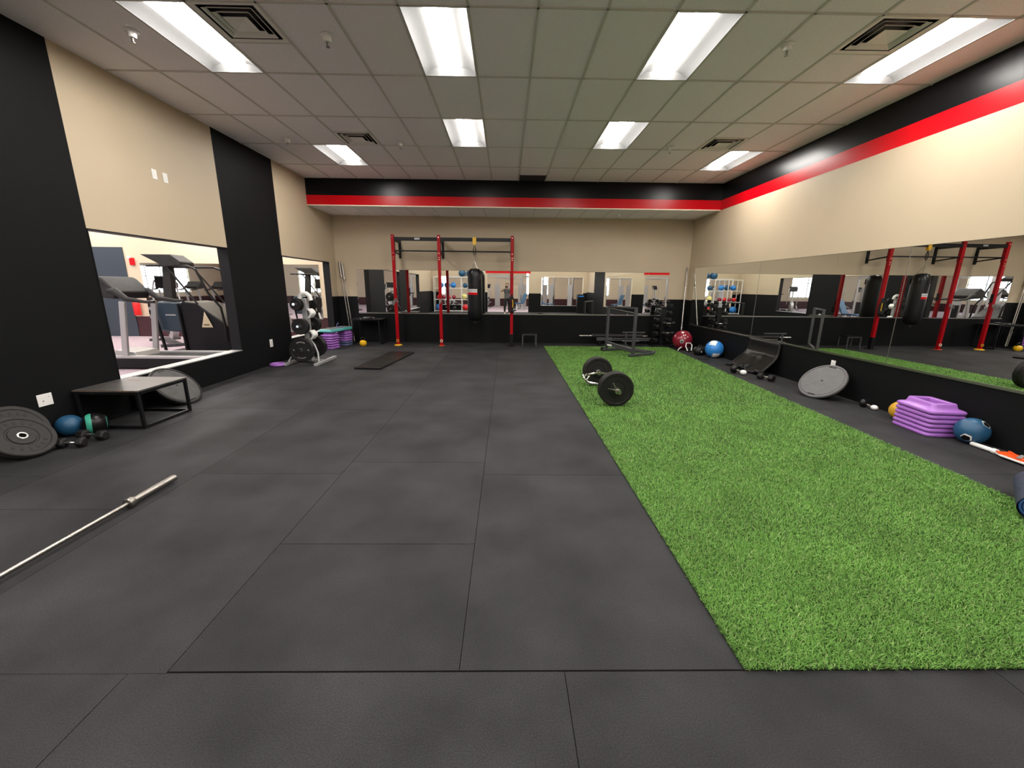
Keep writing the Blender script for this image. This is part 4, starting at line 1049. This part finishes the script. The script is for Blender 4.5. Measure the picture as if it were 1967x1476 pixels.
# rolled navy mat at the right edge
ax = Vector((0.76, 0.65, 0)).normalized(); pr_ = Vector((ax.y, -ax.x, 0)); R = 0.088; L = 0.62
t = thing('foam_roll', 'rolled navy foam mat on the turf, cut by the right photo edge', 'foam roll', (3.61, 2.44, TZ+R))
g = G(); T_ = g.frame((0, 0, 0), ax*L)
g.lathe([(R, 0), (R, L)], 48, T_); g.build('roll_outer', 'foam', t)
g = G(); sp = []; n = 110
for i in range(n+1):
    a = 2*PI*3.2*i/n; r = 0.022+(R-0.034)*i/n; sp.append((r*math.cos(a), r*math.sin(a)))
vs = []
for (x, y) in sp:
    for dz in (0.0, L): vs.append((x, y, dz))
g.add(vs, [(2*i, 2*i+2, 2*i+3, 2*i+1) for i in range(n)], T_)
o = g.build('roll_layers', 'foamb', t); m_ = o.modifiers.new('s', 'SOLIDIFY'); m_.thickness = 0.013; m_.offset = 0

# ------------------------------------------------------------------ machines in the hall and behind the camera
def treadmill(label, loc, rz, group='treadmills in the hall'):
    t = thing('treadmill', label, 'treadmill', loc, (0, 0, rz), group)      # user faces -x
    G().bb(-0.95, 0.95, -0.36, 0.36, 0.02, 0.20).build('base', 'black', t, bevel=0.01)
    G().bb(-0.55, 0.93, -0.24, 0.24, 0.201, 0.215).build('running_belt', 'rubber', t, smooth=False)
    for sy_ in (-1, 1): G().bb(-0.95, 0.95, sy_*0.31-0.05, sy_*0.31+0.05, 0.20, 0.245).build('side_rail', 'silver', t, bevel=0.006)
    g = G(); g.prism([(-0.98, 0.20), (-0.5, 0.20), (-0.56, 0.30), (-0.90, 0.34)], -0.25, 0.25, RX(PI/2)); g.build('motor_cover', 'silver', t, bevel=0.01)
    for sy_ in (-1, 1):
        G().bar((-0.66, sy_*0.33, 0.20), (-0.52, sy_*0.33, 1.22), 0.10, 0.05).build('upright', 'silver', t, bevel=0.01)
        G().tube([(-0.78, sy_*0.30, 1.42), (-0.60, sy_*0.34, 1.40), (-0.42, sy_*0.34, 1.26), (-0.1, sy_*0.34, 1.22), (0.05, sy_*0.34, 1.22)], [0.05, 0.06, 0.045, 0.028, 0.024], 12).build('handrail', 'rubber2', t)
    g = G().prism([(-1.0, 1.30), (-0.62, 1.26), (-0.56, 1.38), (-0.78, 1.62), (-0.86, 1.66), (-1.02, 1.55)], -0.36, 0.36, RX(PI/2)); g.build('console', 'rubber2', t, bevel=0.03, seg=3)
    g = G().bb(-0.02, 0.0, -0.2, 0.2, 0, 0.2, TL(-0.66, 0, 1.40) @ RY(math.radians(-40))); g.build('console_screen', 'glassp', t)
    return t
tm = treadmill('grey treadmill seen through the near opening in the left wall', (-6.30, 7.78, 0), 0)
for x, y, rz, lab in ((-14.0, 2.6, PI/2, 'treadmill in the middle of the hall, reflected in the hall mirror'), (-15.4, 2.6, PI/2, 'second treadmill in the middle row of the hall'), (-16.8, 2.6, PI/2, 'third treadmill in the middle row of the hall'),
                      (-18.2, 2.6, PI/2, 'fourth treadmill in the middle row of the hall'), (-7.2, -5.6, PI/2, 'treadmill beyond the doorway behind the camera'), (-8.8, -5.6, PI/2, 'second treadmill beyond the doorway behind the camera')):
    dup(tm, (x, y, 0), (0, 0, rz), label=lab, group='treadmills in the hall')

t = thing('stair_climber', 'tall black stair climber with a pale triangle on its side, through the near opening', 'stair climber', (-6.80, 9.36, 0))
def side(poly, y0, y1): return [G().prism(poly, -y1, -y0, RX(PI/2))][0]
# local x relative to thing; world X = x-6.75
body = [(-0.82, 0.03), (0.72, 0.03), (0.74, 0.62), (0.66, 0.70), (0.16, 1.13), (0.05, 1.17), (-0.18, 1.17), (-0.21, 1.12), (-0.24, 0.2), (-0.82, 0.12)]
side([(-0.22, 0.03), (0.74, 0.03), (0.75, 0.62), (0.66, 0.72), (0.14, 1.13), (-0.16, 1.17), (-0.22, 1.10)], -0.38, 0.38).build('stair_housing', 'black', t, bevel=0.02)
side([(-0.80, 0.52), (-0.26, 0.50), (-0.26, 1.14), (-0.74, 1.16), (-0.82, 1.05)], -0.30, 0.30).build('front_shroud', 'navy', t, bevel=0.03)
side([(-0.86, 0.0), (0.72, 0.0), (0.72, 0.05), (-0.86, 0.05)], -0.42, 0.42).build('base', 'black', t)
for sy_ in (-1, 1):
    G().tube([(-0.80, sy_*0.40, 1.15), (-0.66, sy_*0.40, 0.10)], 0.03, 8).build('frame_leg', 'black', t)
    G().tube([(-0.24, sy_*0.40, 1.12), (-0.20, sy_*0.40, 0.05)], 0.03, 8).build('frame_leg', 'black', t)
g = G()
for sy_ in (-1, 1):
    g.tube([(-0.78, sy_*0.36, 1.90), (0.10, sy_*0.40, 1.90), (0.27, sy_*0.42, 1.83), (0.46, sy_*0.42, 1.35), (0.68, sy_*0.42, 1.05), (0.72, sy_*0.42, 0.65), (0.70, sy_*0.42, 0.30)], 0.024, 10)
    g.tube([(-0.35, sy_*0.38, 1.88), (0.20, sy_*0.42, 1.12)], 0.02, 8)
g.build('handrail', 'black', t)
side([(-0.62, 1.17), (-0.42, 1.17), (-0.36, 1.95), (-0.52, 1.95)], -0.28, -0.16).build('mast', 'rubber2', t, bevel=0.01)
side([(-0.84, 2.13), (-0.22, 2.13), (-0.02, 1.98), (-0.02, 1.90), (-0.40, 1.88), (-0.52, 1.96)], -0.42, -0.02).build('console', 'rubber2', t, bevel=0.02)
g = G(); g.prism([(0.20, 0.62), (0.44, 0.62), (0.30, 0.96)], 0.401, 0.404, RX(PI/2)); o = g.build('triangle_sticker', 'sand', t, smooth=False)
g = G().prism([(0.25, 0.665), (0.37, 0.665), (0.37, 0.685), (0.25, 0.685)], 0.405, 0.406, RX(PI/2)); g.build('sticker_text', 'black', t, smooth=False)
g = G().prism([(-0.62, 0.86), (-0.40, 0.86), (-0.40, 0.885), (-0.62, 0.885)], 0.302, 0.304, RX(PI/2)); g.build('shroud_badge', 'silver', t, smooth=False)
for i in range(5):
    G().bb(0.74-0.18*i-0.25, 0.78-0.18*i, -0.30, 0.30, 0.18+0.2*i, 0.21+0.2*i).build('step', 'rubber', t)

def elliptical(label, loc, rz, group='ellipticals in the hall'):
    t = thing('elliptical', label, 'elliptical', loc, (0, 0, rz), group)
    g = G(); g.bb(-0.9, 0.9, -0.08, 0.08, 0, 0.08).bb(-0.86, -0.78, -0.34, 0.34, 0, 0.07).bb(0.78, 0.86, -0.34, 0.34, 0, 0.07); g.build('base', 'gun', t, bevel=0.01)
    G().lathe([(0, -0.09), (0.28, -0.09), (0.37, -0.05), (0.37, 0.05), (0.28, 0.09), (0, 0.09)], 36, TL(-0.45, 0, 0.52) @ RX(PI/2)).build('flywheel_housing', 'silver', t)
    g = G().lathe([(0.15, -0.095), (0.26, -0.095), (0.26, 0.095), (0.15, 0.095)], 28, TL(-0.45, 0, 0.52) @ RX(PI/2)); g.build('housing_ring', 'black', t)
    G().bar((-0.5, 0, 0.75), (-0.62, 0, 1.45), 0.09, 0.07).build('mast', 'silver', t, bevel=0.01)
    G().bb(-0.03, 0.03, -0.20, 0.20, -0.14, 0.16, TL(-0.62, 0, 1.56) @ RY(math.radians(-20))).build('console', 'black', t, bevel=0.01)
    for sy_ in (-1, 1):
        G().tube([(-0.52, sy_*0.24, 0.70), (-0.46, sy_*0.26, 1.05), (-0.40, sy_*0.25, 1.35), (-0.55, sy_*0.20, 1.62)], 0.018, 10).build('arm_lever', 'silver', t)
        G().bar((-0.45+0.2*sy_, sy_*0.20, 0.52+0.12*sy_), (0.75, sy_*0.20, 0.20), 0.05, 0.05).build('pedal_arm', 'silver', t)
        G().bb(-0.05, 0.33, sy_*0.20-0.07, sy_*0.20+0.07, 0.38+0.05*sy_, 0.42+0.05*sy_).build('pedal', 'black', t, bevel=0.01)
    return t
el = elliptical('grey elliptical seen behind the plate tree through the far left opening', (-5.78, 11.25, 0), math.radians(60))
for x, y, rz, lab in ((-8.9, 10.9, 2.4, 'elliptical beyond the stair climber in the hall'), (-7.6, 3.0, 0.5, 'elliptical in the hall behind the black pillar'), (-6.4, -0.5, 1.1, 'elliptical in the hall behind the left wall'),
                      (-9.5, -2.5, 1.6, 'elliptical near the hall windows'), (-11.0, -2.5, 1.6, 'second elliptical near the hall windows'), (-12.5, -2.5, 1.6, 'third elliptical near the hall windows'),
                      (-3.4, -5.0, 0.3, 'elliptical seen behind the ball rack'), (-1.6, -8.4, 1.9, 'elliptical far beyond the doorway behind the camera')):
    dup(el, (x, y, 0), (0, 0, rz), label=lab, group='ellipticals in the hall')

def cable_tower(label, loc, rz, group='cable machines in the hall'):
    t = thing('cable_machine', label, 'cable machine', loc, (0, 0, rz), group)
    for sx in (-1, 1):
        G().bar((sx*0.9, 0, 0), (sx*0.9, 0, 2.25), 0.09, 0.09).build('column', 'silver', t, bevel=0.01)
        G().bb(sx*0.9-0.28, sx*0.9+0.28, -0.45, 0.45, 0, 0.07).build('foot', 'silver', t, bevel=0.01)
        g = G()
        for i in range(14): g.bb(sx*0.9-0.16, sx*0.9+0.16, 0.08, 0.22, 0.12+i*0.055, 0.165+i*0.055)
        g.build('weight_stack', 'black', t, smooth=False)
        G().bb(sx*0.9-0.20, sx*0.9+0.20, 0.25, 0.27, 0.1, 1.7).build('stack_shroud', 'silver', t, bevel=0.005)
        G().cyl((sx*0.9, -0.08, 1.6), (sx*0.9, -0.10, 0.9), 0.006, n=6).build('cable', 'black', t)
        G().tube([(sx*0.9-.08, -0.1, 0.9), (sx*0.9, -0.1, 0.99), (sx*0.9+.08, -0.1, 0.9), (sx*0.9-.08, -0.1, 0.9)], 0.012, 6).build('handle', 'black', t)
    G().bar((-0.95, 0, 2.25), (0.95, 0, 2.25), 0.08, 0.10).bar((-0.5, -0.2, 2.15), (0.5, -0.2, 2.15), 0.03, 0.03).build('top_beam', 'silver', t)
    return t
ct = cable_tower('silver cable machine straight beyond the doorway behind the camera', (-0.6, -6.6, 0), 0.2)
dup(ct, (1.9, -7.4, 0), (0, 0, -0.5), label='silver cable machine at the right beyond the doorway behind the camera', group='cable machines in the hall')
dup(ct, (3.9, -5.8, 0), (0, 0, 0.9), label='silver cable machine beyond the window behind the camera', group='cable machines in the hall')
def bench(label, loc, rz, group='benches in the hall'):
    t = thing('weight_bench', label, 'bench', loc, (0, 0, rz), group)
    G().bb(-0.30, 0.60, -0.14, 0.14, 0.42, 0.49).build('seat_pad', 'blue', t, bevel=0.02)
    G().bb(0, 0.75, -0.14, 0.14, -0.035, 0.035, TL(-0.30, 0, 0.46) @ RY(math.radians(-125))).build('back_pad', 'blue', t, bevel=0.02)
    g = G().bar((-0.45, 0, 0.04), (0.60, 0, 0.04), 0.06, 0.06).bar((-0.45, -0.25, 0.03), (-0.45, 0.25, 0.03), 0.05, 0.06).bar((0.6, -0.2, 0.03), (0.6, 0.2, 0.03), 0.05, 0.06).bar((0.35, 0, 0.05), (0.35, 0, 0.42), 0.06, 0.06).bar((-0.3, 0, 0.05), (-0.2, 0, 0.42), 0.06, 0.06)
    g.build('bench_frame', 'white', t)
    return t
bn = bench('blue padded weight bench beyond the window behind the camera', (2.6, -4.6, 0), 0.8)
dup(bn, (0.9, -5.2, 0), (0, 0, 2.2), label='blue padded weight bench just beyond the doorway behind the camera', group='benches in the hall')
dup(ct, (-3.6, -9.4, 0), (0, 0, 0.1), label='silver cable machine far beyond the doorway behind the camera', group='cable machines in the hall')
dup(ct, (5.6, -8.6, 0), (0, 0, -0.2), label='farthest silver cable machine beyond the window behind the camera', group='cable machines in the hall')
dup(ct, (0.2, -9.6, 0), (0, 0, 0.0), label='silver cable machine in front of the far hall wall', group='cable machines in the hall')
dup(ct, (-6.2, -7.6, 0), (0, 0, 0.5), label='silver cable machine seen behind the ball rack', group='cable machines in the hall')
dup(ct, (-9.5, 0.5, 0), (0, 0, 1.2), label='silver cable machine in the hall behind the left wall', group='cable machines in the hall')
dup(ct, (-11.5, 4.0, 0), (0, 0, 1.4), label='silver cable machine in the middle of the hall', group='cable machines in the hall')
dup(bn, (-5.9, 4.1, 0), (0, 0, 1.5), label='blue padded weight bench in the hall behind the black pillar', group='benches in the hall')

# hall fittings
t = thing('fire_alarm', 'red fire alarm strobe on the cream hall wall, high beside the door', 'fire alarm', (-10.72, HY1, 2.14)); G().bb(-0.06, 0.06, -0.05, 0, -0.10, 0.10).build('alarm_body', 'redp', t, bevel=0.005)
G().bb(-0.09, -0.03, -0.06, 0, 0.08, 0.15).build('strobe', 'white', t)
t = thing('fire_extinguisher', 'red fire extinguisher hanging on the cream hall wall below the alarm', 'fire extinguisher', (-10.78, HY1-0.10, 0.62))
G().lathe([(0, 0), (0.08, 0), (0.085, 0.02), (0.085, 0.36), (0.05, 0.42), (0.02, 0.44), (0, 0.44)], 24).build('cylinder', 'ball_r', t); G().bb(-0.05, 0.03, -0.02, 0.02, 0.44, 0.50).build('valve', 'black', t); G().bb(-.03, .03, .08, .095, .1, .35).build('wall_bracket', 'black', t)
d = G().bb(-13.4, -10.94, HY1-0.02, HY1, 0, 2.53).build('door_1', 'door', smooth=False); struct(d)
g = G().bb(-12.35, -12.1, HY1-0.035, HY1-0.0205, 0.02, 2.48); g.build('door_gap_strip', 'black', d)
g = G().bb(-13.3, -12.5, HY1-0.03, HY1-0.0205, 0.9, 2.1); g.build('door_glass', 'mirror', d)
G().cyl((-11.95, HY1-0.08, 1.05), (-11.95, HY1-0.02, 1.05), 0.02).build('door_handle', 'chrome', d)
mirror('wall_mirror', 'large mirror on the hall wall behind the stair climber', (-9.36, HY1, 0.55), 2.35, 1.55, 'y')
mirror('wall_mirror', 'mirror on the hall wall seen past the plate tree', (-6.22, HY1, 0.55), 1.56, 1.55, 'y')

# ball rack behind the camera
t = thing('ball_rack', 'white wire ball rack against the wall behind the camera, seen in the mirrors', 'ball rack', (-3.15, -2.62, 0))
RW, RD = 1.25, 0.25; TZR = [0.06, 0.74, 1.42, 2.08]
for sx in (-1, -0.33, 0.33, 1):
    g = G()
    for sy_ in (-1, 1): g.bar((sx*RW, sy_*RD, 0), (sx*RW, sy_*RD, 2.10), 0.035, 0.035)
    g.build('rack_post', 'white', t)
for z in TZR:
    g = G()
    for sy_ in (-1, -0.4, 0.4, 1): g.bar((-RW, sy_*RD, z), (RW, sy_*RD, z), 0.025, 0.03)
    for sx in (-1, -0.33, 0.33, 1): g.bar((sx*RW, -RD, z), (sx*RW, RD, z), 0.025, 0.03)
    g.build('shelf', 'white', t)
tiers = [(0, [(-1.0, 0.2, 'bblue', 'bright blue'), (-0.55, 0.12, 'vinyl', 'black'), (-0.05, 0.12, 'vinyl', 'second black'), (0.62, 0.19, 'ball_r', 'bright red'), (1.02, 0.12, 'rubber', 'charcoal')]),
         (1, [(-1.0, 0.13, 'ball_r', 'red'), (-0.70, 0.13, 'ballred', 'dark red'), (-0.40, 0.13, 'ball_r', 'second red'), (-0.08, 0.13, 'ballred', 'second dark red'), (0.55, 0.17, 'ball_py', 'pale yellow'), (0.95, 0.13, 'rubber', 'black')]),
         (2, [(-0.85, 0.17, 'bblue', 'bright blue'), (-0.48, 0.17, 'blue', 'dull blue'), (-0.1, 0.17, 'bblue', 'second bright blue'), (0.62, 0.15, 'blue', 'second dull blue'), (1.0, 0.13, 'ball_py', 'pale yellow')]),
         (3, [(0.45, 0.22, 'blue', 'big dull blue'), (0.92, 0.22, 'blue', 'second big dull blue')])]
tn = ['bottom', 'second', 'third', 'top']
for k_, row in tiers:
    for x, r, m_, cn in row:
        ball('exercise_ball', '%s ball on the %s tier of the white ball rack' % (cn, tn[k_]), (-3.15+x, -2.62, TZR[k_]+0.015+r), r, m_, group='balls on the white rack', seg=24)
t = thing('water_cooler', 'tall dark cabinet with a light blue display in the corner behind the camera', 'cabinet', (4.55, -2.55, 0))
G().bb(-0.22, 0.22, -0.25, 0.25, 0, 1.12).build('cabinet_body', 'black', t, bevel=0.01); G().bb(-0.16, 0.16, 0.25, 0.255, 0.98, 1.05).build('display', 'bblue', t)

# ------------------------------------------------------------------ people
def skin_chain(name, nodes, edges, m, parent, root=0, sub=2):
    bm = bmesh.new(); lay = bm.verts.layers.skin.verify()
    vs = [bm.verts.new(p) for p, r in nodes]
    for v, (p, r) in zip(vs, nodes):
        v[lay].radius = (r, r) if not isinstance(r, tuple) else r
        v[lay].use_root = False
    vs[root][lay].use_root = True
    for a, b in edges: bm.edges.new((vs[a], vs[b]))
    me = bpy.data.meshes.new(name); bm.to_mesh(me); bm.free(); me.materials.append(M[m])
    o = bpy.data.objects.new(name, me); C.objects.link(o); o.parent = parent
    k = o.modifiers.new('skin', 'SKIN'); k.use_smooth_shade = True
    q = o.modifiers.new('sub', 'SUBSURF'); q.levels = sub; q.render_levels = sub
    return o
def person(label, loc, rz, hands, elbows, top, legs, walk=0.0, phone=False):
    t = thing('person', label, 'person', loc, (0, 0, rz))
    sh = [(-0.19, 0, 1.40), (0.19, 0, 1.40)]; hp = [(-0.095, 0, 0.93), (0.095, 0, 0.93)]
    kn = [(-0.12, 0.02+walk, 0.50), (0.12, 0.02-walk, 0.50)]; an = [(-0.13, -0.02-walk*0.4, 0.10), (0.13, -0.02-walk*1.6, 0.10+abs(walk)*0.3)]
    N = [((0, 0, 0.98), (0.10, 0.07)), ((0, 0, 1.18), (0.11, 0.08)), ((0, 0, 1.36), (0.125, 0.085)), ((0, 0, 1.47), 0.06), ((0, 0.01, 1.535), 0.058)]
    E = [(0, 1), (1, 2), (2, 3), (3, 4)]
    for s in (0, 1):
        b = len(N); N += [(sh[s], 0.062), (elbows[s], 0.042), (hands[s], 0.028)]; E += [(2, b), (b, b+1), (b+1, b+2)]
        b = len(N); N += [(hp[s], 0.045), (kn[s], 0.05), (an[s], 0.038), ((an[s][0], an[s][1]+0.12, 0.05), 0.03)]; E += [(0, b), (b, b+1), (b+1, b+2), (b+2, b+3)]
    skin_chain('body', N, E, 'skin', t)
    # head with face
    g = G()
    hd = [(0.0, 0.0), (0.045, 0.004), (0.066, 0.03), (0.074, 0.075), (0.078, 0.12), (0.079, 0.15), (0.072, 0.19), (0.05, 0.222), (0.0, 0.236)]
    rings = []
    for r, z in hd: rings.append([(r*math.cos(2*PI*i/24), 0.012+r*1.18*math.sin(2*PI*i/24), 1.50+z) for i in range(24)])
    g.loft(rings); h_ = g.build('head', 'skin', t, ang=180)
    q = h_.modifiers.new('sub', 'SUBSURF'); q.levels = 1; q.render_levels = 1
    g = G(); g.loft([[(0.017*math.cos(a)*k_, 0.098+dy, 1.60+dz+0.01*math.sin(a)) for a in [2*PI*i/8 for i in range(8)]] for k_, dy, dz in ((0.4, 0.0, 0.035), (0.8, 0.012, 0.012), (1.0, 0.014, 0.0), (0.3, 0.0, -0.008))]); g.build('nose', 'skin', h_)
    for sx in (-1, 1):
        G().sph((sx*0.030, 0.092, 1.628), 0.0085, 12, 8, (1.3, 0.5, 0.8)).build('eye', 'hair', h_); G().sph((sx*0.081, 0.0, 1.61), 0.026, 12, 8, (0.35, 0.7, 1.1)).build('ear', 'skin', h_)
    G().sph((0, 0.088, 1.565), 0.02, 12, 8, (1.1, 0.5, 0.3)).build('mouth', 'ballred', h_)
    G().sph((0, -0.014, 1.668), 0.094, 24, 14, (0.95, 1.10, 0.92)).build('hair', 'hair', t)
    # shirt, trousers, shoes
    Ns = [((0, 0, 0.84), (0.175, 0.135)), ((0, 0, 0.98), (0.17, 0.13)), ((0, 0, 1.15), (0.158, 0.12)), ((0, 0, 1.30), (0.165, 0.118)), ((0, 0, 1.38), (0.155, 0.108)), ((0, 0, 1.45), 0.075)]; Es = [(0, 1), (1, 2), (2, 3), (3, 4), (4, 5)]
    for s in (0, 1):
        e = Vector(sh[s]).lerp(Vector(elbows[s]), 0.9); b = len(Ns); Ns += [(sh[s], 0.076), (tuple(e), 0.058)]; Es += [(4, b), (b, b+1)]
    skin_chain('shirt', Ns, Es, top, t)
    Nt = [((0, 0, 1.00), (0.15, 0.115)), ((0, 0, 0.93), (0.165, 0.125))]; Et = [(0, 1)]
    for s in (0, 1):
        e = Vector(kn[s]).lerp(Vector(an[s]), 0.9); b = len(Nt); Nt += [((hp[s][0], 0, 0.86), 0.115), (kn[s], 0.075), (tuple(e), 0.055)]; Et += [(1, b), (b, b+1), (b+1, b+2)]
    skin_chain('trousers', Nt, Et, legs, t)
    for s in (0, 1):
        x, y, z = an[s]; G().sph((x, y+0.06, z-0.055), 0.05, 16, 10, (0.95, 2.7, 0.95)).build('shoe', 'white', t)
        hx_, hy_, hz_ = hands[s]; sg = 1 if s == 0 else -1
        d = (Vector(hands[s])-Vector(elbows[s])).normalized(); side_ = Vector((0, 1, 0)).cross(d).normalized() if abs(d.y) < 0.9 else Vector((1, 0, 0)); nrm = d.cross(side_)
        P = Vector(hands[s]); Nh = [(tuple(P), (0.024, 0.016)), (tuple(P+d*0.045), (0.034, 0.014)), (tuple(P+d*0.085), (0.036, 0.013))]; Eh = [(0, 1), (1, 2)]
        skin_chain('palm', Nh, Eh, 'skin', t, sub=1)
        for f, ln in zip((-1.5, -0.5, 0.5, 1.5), (0.068, 0.078, 0.074, 0.058)):
            a = P+d*0.09+side_*(f*0.019); c1 = a+d*ln*0.5+nrm*0.006*sg; c2 = a+d*ln*0.8+nrm*0.03*sg
            skin_chain('finger', [(tuple(a-d*0.015), 0.0085), (tuple(a+d*0.01), 0.009), (tuple(c1), 0.008), (tuple(c2), 0.0065)], [(0, 1), (1, 2), (2, 3)], 'skin', t, sub=1)
        a = P+d*0.03+side_*sg*0.028; skin_chain('thumb', [(tuple(a), 0.011), (tuple(a+side_*sg*0.025+d*0.025), 0.010), (tuple(a+side_*sg*0.03+d*0.055), 0.0085)], [(0, 1), (1, 2)], 'skin', t, sub=1)
    return t
person('person in a grey top holding a phone up, reflected in the back mirror', (0.03, -0.42, 0), 0,
       [(-0.105, 0.30, 1.46), (0.075, 0.30, 1.46)], [(-0.33, 0.16, 1.27), (0.33, 0.16, 1.25)], 'cloth_g', 'cloth_b')
t = thing('phone', 'dark phone held up by the person reflected in the back mirror', 'phone', (0.0, -0.055, 1.535))
G().bb(-0.078, 0.078, -0.004, 0.004, -0.038, 0.038).build('phone_body', 'black', t, bevel=0.003); G().cyl((0.055, 0.004, 0.02), (0.055, 0.0065, 0.02), 0.008).build('camera_lens', 'glassp', t)
person('person in a dark top reflected in the hall mirror behind the stair climber', (-17.5, 4.6, 0), PI, [(-0.25, 0.25, 1.15), (0.25, 0.28, 1.15)], [(-0.27, -0.02, 1.12), (0.27, 0.02, 1.12)], 'cloth_g', 'cloth_b', 0.12)
for o in C.objects:
    if o.type == 'EMPTY': o.empty_display_size = 0.05
